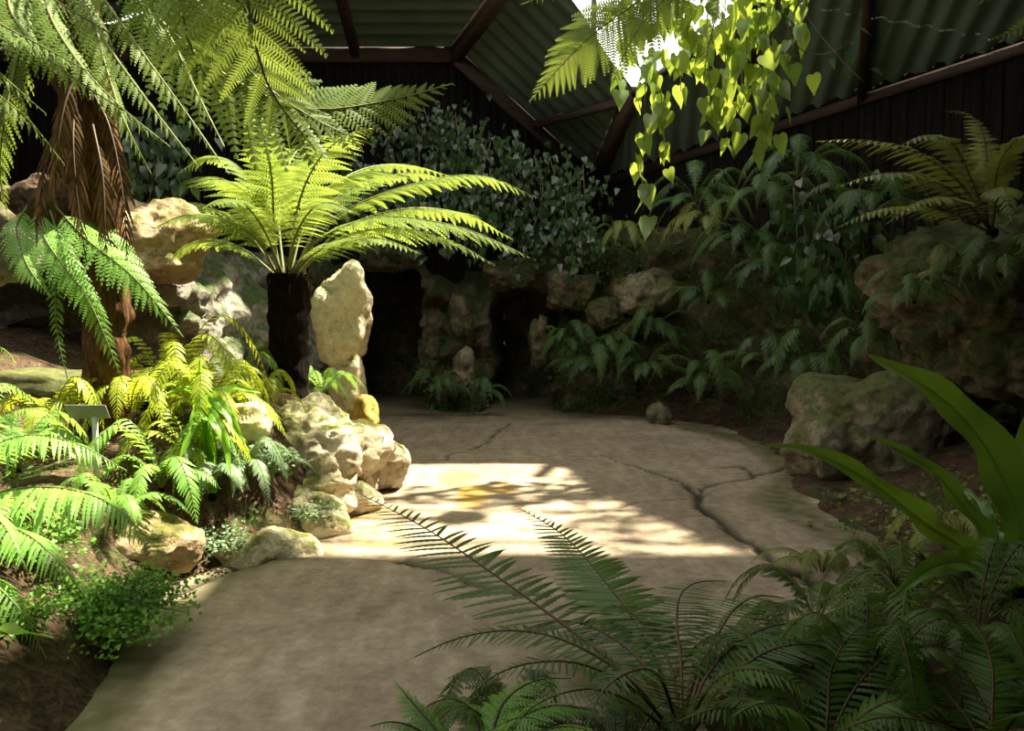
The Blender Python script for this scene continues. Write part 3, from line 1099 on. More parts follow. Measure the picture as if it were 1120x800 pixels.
CF = [
    ([(318, 306, 6.9), (345, 265, 6.7), (410, 238, 6.3), (500, 248, 6.05), (585, 284, 5.9)], 0.31),
    ([(320, 306, 6.9), (365, 240, 7.0), (440, 205, 7.1), (522, 192, 7.2), (592, 218, 7.3)], 0.31),
    ([(316, 306, 6.9), (338, 235, 7.3), (385, 190, 7.9), (440, 180, 8.5), (500, 195, 9.0)], 0.34),
    ([(304, 306, 6.9), (300, 250, 6.75), (297, 190, 6.4), (285, 140, 6.0), (262, 100, 5.7)], 0.28),
    ([(310, 306, 6.9), (286, 240, 7.2), (252, 200, 7.7), (215, 195, 8.1), (180, 215, 8.4)], 0.34),
    ([(306, 306, 6.9), (280, 262, 6.6), (240, 238, 6.2), (200, 236, 5.9), (165, 252, 5.7)], 0.27),
    ([(314, 306, 6.9), (325, 230, 6.6), (345, 180, 6.2), (375, 150, 5.8), (410, 140, 5.5)], 0.30),
    ([(311, 306, 6.9), (305, 230, 7.4), (318, 175, 8.1), (345, 150, 8.8), (380, 150, 9.4)], 0.36),
    ([(319, 306, 6.9), (340, 280, 6.5), (378, 262, 6.1), (420, 262, 5.8), (460, 278, 5.6)], 0.24),
    ([(319, 306, 6.9), (375, 250, 7.3), (445, 228, 7.8), (510, 235, 8.2), (560, 262, 8.5)], 0.34),
    ([(309, 306, 6.9), (270, 255, 7.3), (225, 225, 7.8), (185, 225, 8.2), (150, 250, 8.6)], 0.34),
    ([(308, 306, 6.9), (290, 225, 6.9), (258, 180, 6.9), (225, 172, 6.9), (195, 190, 6.9)], 0.3),
    ([(314, 306, 6.9), (330, 250, 6.9), (362, 205, 6.9), (405, 188, 6.9), (455, 195, 6.9)], 0.3),
    ([(312, 306, 6.9), (322, 262, 6.4), (338, 232, 5.9), (360, 222, 5.4), (385, 232, 5.0)], 0.22),
    ([(310, 306, 6.9), (292, 258, 6.5), (270, 226, 6.0), (245, 218, 5.6), (222, 228, 5.3)], 0.22),
    ([(320, 306, 6.9), (370, 262, 6.6), (430, 250, 6.4), (490, 262, 6.2), (540, 290, 6.1)], 0.27),
    ([(318, 306, 6.9), (360, 225, 7.2), (410, 196, 7.5), (460, 190, 7.8), (510, 205, 8.0)], 0.3),
    ([(310, 306, 6.9), (285, 232, 6.7), (262, 205, 6.5), (232, 196, 6.3), (205, 206, 6.2)], 0.25),
    ([(306, 306, 6.9), (270, 275, 6.9), (235, 262, 6.9), (205, 268, 6.9), (182, 290, 6.9)], 0.24),
]
for i, (p, wd) in enumerate(CF):
    frond(tf, px(p), wd, 30, 'bi', 'lance', 'tree_leaf', s0=0.2, r=0.013, droop=0.25, fold=0.1)
for k in range(5):
    a = k * 1.25
    frond(tf, [crown + (0, 0, -0.02), crown + (0.12 * math.cos(a), 0.12 * math.sin(a), 0.1), crown + (0.2 * math.cos(a), 0.2 * math.sin(a), -0.12)], 0.05, 10, 'bi_small', 'lance', 'dead_leaf', stalk='brown_stalk', name='dead_frond')

# ------------------------------------------------------------------ upper left tree fern with a shaggy brown trunk
b2 = np.array([*D(118, 345, 5.2)[:2], 1.0])
b2[2] = zl(b2[0], b2[1]) - 0.05
tf2 = thing('tree_fern', b2, 'leaning tree fern at the upper left with a shaggy red brown trunk', 'fern')
cr2 = D(62, -70, 4.3)
trunk(tf2, [b2, D(112, 300, 5.1), D(104, 200, 4.9), D(92, 100, 4.65), cr2], 0.12, 0.15, 'fibre_red', 6.6, rough=0.4, n=90)
for (p, wd) in [([(95, 90, 4.6), (120, 140, 4.45), (135, 220, 4.4), (140, 300, 4.4)], 0.10), ([(85, 90, 4.6), (80, 150, 4.4), (85, 220, 4.35), (95, 290, 4.35)], 0.10),
                ([(90, 110, 4.6), (60, 150, 4.45), (45, 210, 4.4), (40, 270, 4.4)], 0.09), ([(100, 130, 4.6), (112, 190, 4.45), (115, 250, 4.4), (118, 310, 4.4)], 0.09),
                ([(95, 60, 4.5), (72, 110, 4.35), (62, 170, 4.3), (60, 240, 4.3)], 0.1)]:
    frond(tf2, px(p), wd, 24, 'blade', 'lance', 'dead_leaf', 'brown_stalk', hint=(0.3, -1, 0.1), name='dead_frond', droop=0.7, ang=40, jitter=0.25)
for (p, wd) in [
        ([(62, -70, 4.3), (100, -20, 4.0), (150, 50, 3.8), (205, 125, 3.65), (250, 190, 3.55)], 0.085),
        ([(60, -70, 4.3), (85, -10, 4.0), (118, 50, 3.8), (165, 115, 3.6), (215, 180, 3.5)], 0.10),
        ([(55, -70, 4.3), (50, 0, 3.9), (80, 60, 3.6), (130, 115, 3.5), (185, 160, 3.4)], 0.12),
        ([(50, -70, 4.3), (10, -10, 3.8), (30, 40, 3.5), (85, 88, 3.35), (150, 130, 3.3)], 0.12),
        ([(50, -70, 4.3), (-30, -20, 3.7), (-10, 18, 3.4), (45, 50, 3.2), (110, 85, 3.1)], 0.11),
        ([(45, -70, 4.3), (-40, 40, 3.9), (-15, 90, 3.6), (30, 130, 3.5), (70, 180, 3.5)], 0.13),
        ([(60, -70, 4.3), (130, -40, 4.0), (180, 30, 3.9), (215, 100, 3.8), (245, 160, 3.7)], 0.12),
        ([(58, -70, 4.3), (95, 0, 4.1), (115, 70, 4.0), (135, 130, 3.9), (165, 190, 3.9)], 0.11),
        ([(40, -70, 4.3), (-50, -10, 3.6), (-40, 40, 3.3), (0, 80, 3.2), (50, 125, 3.2)], 0.13),
        ([(40, -70, 4.3), (0, -60, 3.6), (30, -20, 3.2), (85, 15, 3.0), (150, 55, 2.95)], 0.11),
        ([(50, -70, 4.3), (20, 60, 4.2), (5, 130, 4.1), (0, 190, 4.1), (10, 240, 4.1)], 0.12)]:
    frond(tf2, px(p), wd, 34, 'bi_small', 'lance', 'tree_leaf', s0=0.16, r=0.010, droop=0.6, fold=0.3, ang=58)
# the wide frond overhead, its tip hanging towards the middle
frond(tf2, px([(62, -70, 4.3), (160, -150, 3.9), (245, -110, 3.6), (272, 10, 3.5), (294, 95, 3.6), (345, 165, 3.75)]), 0.50, 20, 'bi_big', 'lance', 'tree_leaf', 'brown_stalk', s0=0.25, ang=66, hint=(0.25, -1, 0.35), r=0.014, droop=0.18, fold=0.02)
frond(tf2, px([(62, -70, 4.3), (150, 0, 4.2), (240, 78, 4.2), (330, 118, 4.3), (415, 112, 4.45), (494, 92, 4.6)]), 0.40, 28, 'bi', 'lance', 'tree_leaf', s0=0.2, ang=58, hint=(0.1, -1, 0.5), r=0.012, droop=0.1, fold=0.02)
frond(tf2, px([(62, -70, 4.3), (140, -60, 4.0), (215, 0, 3.9), (275, 80, 4.0), (340, 128, 4.1), (410, 160, 4.3)]), 0.24, 24, 'bi', 'lance', 'tree_leaf', s0=0.2, ang=58, hint=(0.1, -1, 0.5), r=0.012, droop=0.2, fold=0.02)
frond(tf2, px([(62, -70, 4.3), (110, -120, 3.9), (165, -100, 3.6), (195, -10, 3.5), (212, 60, 3.5), (262, 135, 3.6)]), 0.34, 20, 'bi_big', 'lance', 'tree_leaf', 'brown_stalk', s0=0.25, ang=64, hint=(0.25, -1, 0.35), r=0.012, droop=0.2, fold=0.05)

# fern on the ledge with fronds hanging over the dark hollow
lb = D(52, 225, 4.75)
lf = thing('hanging_fern', lb, 'green fern drooping from the trunk over the dark hollow at the left', 'fern')
rock('root_clump', None, None, D(48, 222, 4.85), (0.2, 0.18, 0.16), M['soil'], 31.0, 4, parent=lf)
for (p, wd) in [([(40, 225, 4.7), (48, 258, 4.5), (75, 298, 4.4), (118, 348, 4.35)], 0.13),
                ([(60, 225, 4.7), (95, 262, 4.45), (148, 305, 4.3), (200, 368, 4.25)], 0.15),
                ([(55, 230, 4.7), (75, 290, 4.55), (105, 345, 4.5), (135, 420, 4.5)], 0.10),
                ([(30, 225, 4.7), (18, 250, 4.5), (30, 290, 4.4), (55, 325, 4.35)], 0.11),
                ([(50, 230, 4.75), (60, 300, 4.8), (62, 360, 4.8), (75, 420, 4.8)], 0.06),
                ([(65, 220, 4.8), (110, 250, 4.9), (150, 300, 4.9), (175, 345, 4.9)], 0.12)]:
    frond(lf, px(p), wd, 26, 'bi_small', 'lance', 'pale_leaf', s0=0.08, hint=(0.2, -0.75, 0.65), r=0.007, droop=0.3)

# ------------------------------------------------------------------ plant sign
sb = D(105, 500, 4.5)
sb[2] = zl(sb[0], sb[1]) - 0.03
sg = thing('plant_sign', sb, 'small grey plant label plate on a thin white stake among the left ferns', 'sign')
sc = D(100, 450, 4.5)
V, F = box_between(sb, (sb[0], sb[1], sc[2]), 0.028, 0.012, (0, 1, 0))
build('stake', V, F, M['stake'], sg)
me_c = np.array([sb[0] - 0.03, sb[1] - 0.02, sc[2]])
V = []
for y in (-0.006, 0.006):
    for (x, z) in ((-0.115, -0.048), (0.115, -0.048), (0.115, 0.048), (-0.115, 0.048)):
        V.append(me_c + np.array([x, y - z * 0.55, z * 0.85]))
F = [(0, 1, 2, 3), (7, 6, 5, 4), (0, 4, 5, 1), (1, 5, 6, 2), (2, 6, 7, 3), (3, 7, 4, 0)]
pl = build('plate', V, F, M['plate'], sg)
mod = pl.modifiers.new('bevel', 'BEVEL')
mod.width = 0.004
mod.segments = 2

# ------------------------------------------------------------------ ferns of the left bed
f1 = thing('sword_fern', D(-70, 600, 3.5), 'big light green fern at the left edge with broad fronds pointing to the path', 'fern')
for (p, wd) in [
        ([(-70, 600, 3.5), (-30, 510, 3.5), (20, 478, 3.45), (80, 484, 3.4), (138, 515, 3.4)], 0.155),
        ([(-70, 600, 3.5), (-20, 548, 3.4), (45, 533, 3.3), (115, 548, 3.2), (174, 602, 3.15)], 0.20),
        ([(-70, 600, 3.5), (-30, 575, 3.2), (20, 580, 3.0), (60, 610, 2.9), (100, 665, 2.85)], 0.16),
        ([(-70, 600, 3.5), (-60, 620, 3.1), (-20, 630, 2.9), (20, 665, 2.8), (50, 720, 2.8)], 0.15),
        ([(-70, 600, 3.5), (-50, 480, 3.7), (-20, 430, 3.8), (10, 420, 3.9), (45, 445, 4.0)], 0.13),
        ([(-70, 600, 3.5), (-40, 500, 3.9), (0, 455, 4.1), (45, 448, 4.3), (80, 470, 4.4)], 0.14),
        ([(-70, 600, 3.5), (-30, 560, 3.7), (20, 545, 3.9), (60, 560, 4.0), (90, 590, 4.1)], 0.14),
        ([(-70, 600, 3.5), (-60, 560, 3.1), (-35, 545, 2.9), (5, 575, 2.7), (30, 625, 2.6)], 0.14),
        ([(-70, 600, 3.5), (-55, 440, 3.8), (-30, 385, 3.9), (0, 380, 4.0), (18, 398, 4.1)], 0.07)]:
    frond(f1, px(p), wd, 46, 'blade_comb', 'lance', 'pale_leaf', s0=0.2, r=0.008, droop=0.45, fold=0.22, ang=68, jitter=0.03)
rock('crown', None, None, D(-70, 604, 3.5), (0.1, 0.1, 0.1), M['fibre'], 3.3, 3, parent=f1)

f2 = thing('strap_fern', D(-60, 760, 2.7), 'fern with one broad plain blade reaching in from the left edge above the dark gap', 'fern')
strap(f2, px([(-60, 760, 2.7), (-40, 700, 2.7), (10, 690, 2.7), (58, 698, 2.7)]), 0.055, 'bright_strap', wav=0.01)
strap(f2, px([(-60, 760, 2.7), (-50, 720, 2.6), (-25, 740, 2.5), (0, 790, 2.4)]), 0.05, 'bright_strap', wav=0.01)
rock('crown', None, None, D(-62, 765, 2.7), (0.06, 0.06, 0.08), M['fibre'], 4.3, 3, parent=f2)

specs = [
    (185, 5.75, 15, 0.72, 0.085, 'gold_leaf', 'blade_wide', 'bushy yellow green sword fern in full sun right of the plant sign'),
    (140, 5.2, 12, 0.5, 0.08, 'gold_leaf', 'blade_wide', 'yellow green fern just behind the stake of the plant sign'),
    (172, 4.75, 11, 0.5, 0.075, 'pale_leaf', 'blade_wide', 'fresh green fern spilling below the plant sign toward the path'),
    (235, 5.6, 11, 0.50, 0.07, 'gold_leaf', 'blade_wide', 'sunlit fern beneath the upright strap leaves'),
    (52, 5.0, 10, 0.42, 0.075, 'gold_leaf', 'blade_wide', 'yellow green fern left of the plant sign'),
    (225, 5.25, 12, 0.5, 0.075, 'gold_leaf', 'blade_wide', 'yellow green fern on the slope between the strap leaves and the pale boulder'),
    (205, 4.95, 10, 0.42, 0.07, 'gold_leaf', 'blade_wide', 'yellow green fern low on the slope just above the grey green drooping fern'),
    (262, 5.1, 10, 0.36, 0.06, 'grey_leaf', 'bi_small', 'grey green fern on the slope below the pale boulder, nearest the path'),
    (120, 4.35, 10, 0.36, 0.06, 'pale_leaf', 'bi_small', 'small green fern on bare soil above the big maidenhair clump'),
    (260, 6.5, 10, 0.45, 0.07, 'pale_leaf', 'bi_small', 'small bright fern at the foot of the black trunk, left side'),
    (352, 7.6, 10, 0.42, 0.07, 'pale_leaf', 'bi_small', 'small bright fern between the black trunk and the upright pale stone'),
    (15, 4.5, 9, 0.42, 0.075, 'pale_leaf', 'blade_wide', 'green fern rising behind the big fronds at the left edge'),
    (300, 5.45, 9, 0.30, 0.05, 'grey_leaf', 'bi_small', 'small grey green fern at the foot of the pale boulder'),
    (225, 4.95, 11, 0.36, 0.07, 'grey_leaf', 'bi_small', 'grey green drooping fern hanging over the path edge'),
    (285, 5.9, 8, 0.34, 0.06, 'gold_leaf', 'bi_small', 'low yellowish fern against the left side of the pale boulder'),
]
for (pxx, d, n, L, wd, mt, sty, lab) in specs:
    x = gpx(pxx, d)
    rosette('sword_fern' if sty.startswith('blade') else 'lace_fern', lab, 'fern', on_left(x, d, 0.03), n, L, wd, n and (0, 2 * math.pi), mat=mt, style=sty, prof='sword' if sty.startswith('blade') else 'lance', rise=(0.35, 0.85), reach=(0.75, 1.0), fall=(0.05, 0.35), r=0.005, droop=0.3)

nf = thing('nest_fern', on_left(gpx(222, 4.95), 4.95), 'bright green strap leaved fern in the sun left of the black trunk', 'fern')
nbp = on_left(gpx(228, 4.95), 4.95, 0.02)
for p, wd in [([(219, 440, 4.95), (219, 393, 4.95)], 0.115), ([(226, 440, 4.90), (248, 452, 4.85), (268, 485, 4.75)], 0.09), ([(224, 450, 5.00), (205, 425, 5.05), (180, 432, 5.05)], 0.08),
              ([(228, 445, 5.05), (255, 425, 5.15), (285, 430, 5.25)], 0.09), ([(222, 455, 4.85), (210, 470, 4.75), (196, 505, 4.65)], 0.08), ([(227, 455, 4.85), (245, 480, 4.75), (252, 520, 4.65)], 0.08)]:
    strap(nf, [nbp] + px(p), wd, 'bright_strap', hint=(0.1, -0.8, 0.5), wav=0.012)
V, F = ico(2)
build('crown', V * 0.03 + nbp + np.array([0, 0, -0.03]), F, M['fibre'], nf, smooth=True)


# maidenhair: fine leaflets on wiry stems
def clump(name, label, cat, base, rx, ry, rz, n, size, mat, seed, stems=14):
    rg = np.random.default_rng(seed)
    t = thing(name, base, label, cat)
    base = np.asarray(base, float)
    for k in range(stems):
        a = rg.uniform(0, 2 * math.pi)
        q = math.sqrt(rg.uniform(0.05, 1))
        tip = base + np.array([math.cos(a) * rx * q, math.sin(a) * ry * q, rz * (1.05 - 0.6 * q * q) * rg.uniform(0.8, 1.1)])
        mid = base + (tip - base) * 0.5 + np.array([0, 0, rz * 0.25])
        c = curve([base, mid, tip], 18)
        V, F = tube(c, 0.003, 0.0015, 4)
        spr = build('spray', V, F, M['brown_stalk'], t)
        m = n // stems
        i = rg.integers(6, 18, m)
        P = c[i] + rg.normal(0, 1, (m, 3)) * np.array([rx, ry, rz * 0.7]) * 0.17
        dd = rg.normal(0, 1, (m, 3)) * np.array([1, 1, 0.4]) + np.array([math.cos(a), math.sin(a), -0.5])
        nn = rg.normal(0, 0.5, (m, 3)) + np.array([0, -0.3, 1])
        LV, LF = [], []
        for p, d1, n1 in zip(P, dd, nn):
            d1 = unit(d1)
            n1 = unit(n1 - d1 * (n1 @ d1))
            v1 = np.cross(n1, d1)
            s = size * rg.uniform(0.6, 1.3)
            b = len(LV)
            for (u, v) in ((0, 0), (0.7, 0.62), (1.0, 0.3), (1.05, -0.05), (0.98, -0.32), (0.66, -0.6)):
                LV.append(p + s * (u * d1 + v * v1) + n1 * s * 0.08 * abs(v))
            LF.append(tuple(range(b, b + 6)))
        build('foliage', LV, LF, M[mat], spr)
    return t


clump('maidenhair_fern', 'feathery bright green maidenhair clump spilling onto the path at the lower left', 'fern', on_left(gpx(112, 3.5), 3.5, 0.0), 0.34, 0.36, 0.33, 3400, 0.019, 'maiden_leaf', 3, 48)
clump('maidenhair_fern', 'small maidenhair tuft left of the big clump under the broad fronds', 'fern', on_left(gpx(30, 3.6), 3.6), 0.24, 0.24, 0.22, 900, 0.02, 'maiden_leaf', 4, 16)
clump('creeping_plant', 'fine leaved creeping plant on the soil below the pale boulder', 'plant', on_left(gpx(330, 5.35), 5.35), 0.22, 0.18, 0.16, 600, 0.017, 'grey_leaf', 5, 14)
clump('creeping_plant', 'grey green creeping plant on the slope left of the low path edge rock', 'plant', on_left(gpx(285, 5.25), 5.25, 0.02), 0.24, 0.2, 0.2, 700, 0.018, 'grey_leaf', 15, 16)
clump('creeping_plant', 'grey green creeping plant by the path edge under the drooping grey green fern', 'plant', on_left(gpx(235, 4.75), 4.75, 0.02), 0.2, 0.18, 0.17, 600, 0.018, 'grey_leaf', 16, 14)
clump('creeping_plant', 'low leafy tuft at the left margin of the path in the bottom corner', 'plant', on_left(gpx(15, 3.05), 3.05, -0.05), 0.2, 0.2, 0.2, 500, 0.02, 'maiden_leaf', 6, 12)

# ------------------------------------------------------------------ foreground ferns
def hand_fern(name, label, base, fr_list, mat, style, **kw):
    t = thing(name, base, label, 'fern')
    for e in fr_list:
        k = dict(kw, style=style)
        if len(e) > 2:
            k.update(e[2])
        frond(t, [base] + px(e[0]), e[1], mat=mat, **k)
    V, F = ico(2)
    build('crown', V * 0.05 + np.asarray(base), F, M['fibre'], t, smooth=True)
    return t


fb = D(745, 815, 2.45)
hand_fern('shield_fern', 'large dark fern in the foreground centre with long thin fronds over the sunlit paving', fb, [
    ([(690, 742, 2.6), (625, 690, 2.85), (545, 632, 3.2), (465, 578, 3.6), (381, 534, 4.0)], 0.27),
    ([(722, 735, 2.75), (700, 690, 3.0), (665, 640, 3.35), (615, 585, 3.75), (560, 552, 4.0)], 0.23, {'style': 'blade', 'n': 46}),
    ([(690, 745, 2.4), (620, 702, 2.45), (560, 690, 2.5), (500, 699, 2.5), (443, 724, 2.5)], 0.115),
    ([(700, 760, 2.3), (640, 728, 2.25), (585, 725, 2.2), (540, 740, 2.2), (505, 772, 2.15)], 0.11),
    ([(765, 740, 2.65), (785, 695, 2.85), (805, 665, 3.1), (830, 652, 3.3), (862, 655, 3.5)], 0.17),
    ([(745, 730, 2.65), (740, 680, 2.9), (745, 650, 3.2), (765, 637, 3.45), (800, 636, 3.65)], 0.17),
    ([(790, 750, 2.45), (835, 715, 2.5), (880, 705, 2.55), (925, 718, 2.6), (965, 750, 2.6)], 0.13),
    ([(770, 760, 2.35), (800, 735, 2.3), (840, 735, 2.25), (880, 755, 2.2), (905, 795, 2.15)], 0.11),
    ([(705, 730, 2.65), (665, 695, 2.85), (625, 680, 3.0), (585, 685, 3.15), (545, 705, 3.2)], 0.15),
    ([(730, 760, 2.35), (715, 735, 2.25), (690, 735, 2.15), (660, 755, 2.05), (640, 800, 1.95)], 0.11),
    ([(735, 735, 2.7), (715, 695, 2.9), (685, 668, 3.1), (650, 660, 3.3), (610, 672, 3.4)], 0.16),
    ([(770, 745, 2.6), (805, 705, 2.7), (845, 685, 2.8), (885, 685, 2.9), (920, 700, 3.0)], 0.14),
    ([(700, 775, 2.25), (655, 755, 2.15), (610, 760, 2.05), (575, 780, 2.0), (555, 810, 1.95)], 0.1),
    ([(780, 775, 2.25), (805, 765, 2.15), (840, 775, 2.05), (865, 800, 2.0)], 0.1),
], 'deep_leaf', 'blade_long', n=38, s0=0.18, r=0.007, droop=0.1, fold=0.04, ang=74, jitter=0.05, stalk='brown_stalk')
for (pxx, d, n, L, lab) in [(560, 2.45, 13, 0.42, 'bushy low fern at the bottom edge under the long thin fronds'),
        (680, 2.3, 13, 0.42, 'bushy low fern at the bottom edge right below the centre of the picture'),
        (850, 2.75, 13, 0.45, 'bushy dark fern between the large foreground fern and the paving corner'),
        (960, 2.6, 13, 0.45, 'bushy dark fern left of the bottom right corner'),
        (1080, 2.9, 12, 0.45, 'bushy dark fern at the right edge below the strap leaves')]:
    x = gpx(pxx, d)
    rosette('low_fern', lab, 'fern', (x, d, max(zr(x, d), 0.0) + 0.03), n, L, 0.075, mat='deep_leaf', style='bi_small', rise=(0.35, 0.8), r=0.005, droop=0.25, stalk='brown_stalk')
fb2 = D(520, 850, 2.2)
hand_fern('shield_fern', 'low dark fern at the bottom edge left of the large foreground fern', fb2, [
    ([(495, 820, 2.25), (470, 790, 2.3), (448, 765, 2.35), (431, 745, 2.4)], 0.075),
    ([(490, 825, 2.15), (460, 800, 2.1), (430, 790, 2.05), (400, 796, 2.0)], 0.075),
    ([(545, 815, 2.25), (570, 785, 2.3), (610, 772, 2.35), (660, 780, 2.4)], 0.085),
    ([(525, 815, 2.3), (520, 785, 2.4), (500, 765, 2.5), (475, 760, 2.6)], 0.075),
    ([(540, 820, 2.15), (575, 805, 2.05), (620, 795, 2.0), (665, 805, 1.95)], 0.085),
    ([(535, 815, 2.3), (550, 770, 2.4), (585, 745, 2.5), (630, 742, 2.55)], 0.085),
    ([(530, 830, 2.1), (540, 800, 2.0), (570, 785, 1.9), (600, 790, 1.85)], 0.07),
], 'maiden_leaf', 'bi_small', n=26, s0=0.12, r=0.006, droop=0.2, stalk='brown_stalk')
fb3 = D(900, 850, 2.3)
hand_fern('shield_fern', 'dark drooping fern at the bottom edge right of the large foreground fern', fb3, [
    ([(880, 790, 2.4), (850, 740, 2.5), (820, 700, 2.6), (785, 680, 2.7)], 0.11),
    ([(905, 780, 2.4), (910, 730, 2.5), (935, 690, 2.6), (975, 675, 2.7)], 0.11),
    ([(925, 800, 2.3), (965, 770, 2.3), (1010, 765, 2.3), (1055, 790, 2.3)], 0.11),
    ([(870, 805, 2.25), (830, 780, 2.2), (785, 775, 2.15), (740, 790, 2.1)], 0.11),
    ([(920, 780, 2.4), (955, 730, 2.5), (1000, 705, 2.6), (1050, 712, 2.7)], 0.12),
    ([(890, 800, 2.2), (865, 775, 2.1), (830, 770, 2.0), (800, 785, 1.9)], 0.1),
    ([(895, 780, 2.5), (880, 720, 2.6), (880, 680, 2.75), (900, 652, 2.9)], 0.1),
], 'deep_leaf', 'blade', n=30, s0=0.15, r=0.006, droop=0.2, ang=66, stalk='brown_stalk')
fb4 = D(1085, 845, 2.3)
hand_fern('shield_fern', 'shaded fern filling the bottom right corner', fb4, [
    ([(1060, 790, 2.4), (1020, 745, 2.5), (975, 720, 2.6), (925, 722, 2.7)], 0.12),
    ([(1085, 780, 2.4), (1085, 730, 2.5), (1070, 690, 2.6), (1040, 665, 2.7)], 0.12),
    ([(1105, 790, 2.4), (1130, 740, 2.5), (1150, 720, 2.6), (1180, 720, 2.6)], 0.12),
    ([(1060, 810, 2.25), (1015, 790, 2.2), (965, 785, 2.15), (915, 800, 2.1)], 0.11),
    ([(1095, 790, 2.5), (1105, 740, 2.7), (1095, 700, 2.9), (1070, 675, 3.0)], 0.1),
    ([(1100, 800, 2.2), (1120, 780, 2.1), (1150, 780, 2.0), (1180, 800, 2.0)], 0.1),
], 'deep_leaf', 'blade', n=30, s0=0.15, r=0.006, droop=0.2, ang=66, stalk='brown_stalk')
# low ferns carpeting the right bed
for (pxx, d, n, L, wd, mt, sty, lab) in [
        (905, 4.6, 9, 0.45, 0.07, 'olive_leaf', 'bi_small', 'low mossy fern on the right margin of the paving below the boulder'),
        (900, 3.6, 10, 0.48, 0.07, 'deep_leaf', 'bi_small', 'dark fern between the paving edge and the strap leaves'),
        (985, 4.3, 9, 0.40, 0.06, 'deep_leaf', 'bi_small', 'dark fern under the longest arching strap leaf'),
        (1010, 3.2, 10, 0.50, 0.075, 'deep_leaf', 'blade', 'shaded fern in front of the base of the strap leaved fern'),
        (870, 3.1, 10, 0.42, 0.06, 'deep_leaf', 'blade', 'dark low fern at the right corner of the paving near the bottom'),
        (1060, 4.6, 9, 0.45, 0.07, 'olive_leaf', 'bi_small', 'olive fern behind the base of the strap leaved fern')]:
    x = gpx(pxx, d)
    rosette('low_fern', lab, 'fern', (x, d, zr(x, d) + 0.03), n, L, wd, mat=mt, style=sty, rise=(0.25, 0.6), r=0.004, droop=0.3)

# strap leaved fern on the right
nb_ = D(1095, 655, 3.5)
nf2 = thing('nest_fern', nb_, 'strap leaved fern on the right with long arching glossy blades', 'fern')
for p, wd in [([(1118, 590, 3.45), (1085, 500, 3.4), (1030, 435, 3.35), (949, 388, 3.3)], 0.20),
              ([(1060, 605, 3.3), (1010, 570, 3.15), (940, 518, 3.0), (880, 492, 2.95), (836, 487, 2.9)], 0.105),
              ([(1080, 590, 3.5), (1050, 548, 3.5), (1012, 508, 3.45), (945, 474, 3.4)], 0.08),
              ([(1110, 600, 3.7), (1120, 520, 3.8), (1135, 450, 3.9), (1165, 400, 4.0)], 0.15),
              ([(1085, 630, 3.3), (1060, 615, 3.1), (1020, 620, 2.95), (975, 655, 2.85)], 0.11),
              ([(1110, 640, 3.3), (1130, 620, 3.15), (1160, 630, 3.0)], 0.12),
              ([(1090, 600, 3.6), (1075, 560, 3.75), (1060, 540, 3.9), (1035, 530, 4.0)], 0.08)]:
    strap(nf2, [nb_] + px(p), wd, 'strap_leaf', hint=(-0.2, -0.8, 0.5), wav=0.012)
V, F = ico(2)
build('crown', V * np.array([0.1, 0.1, 0.12]) + nb_, F, M['fibre'], nf2, smooth=True)
rock('rock', 'dark rock carrying the strap leaved fern', 'rock', nb_ + np.array([0.05, 0.05, -0.33]), (0.36, 0.34, 0.3), M['mossy'], 41.0, 5)

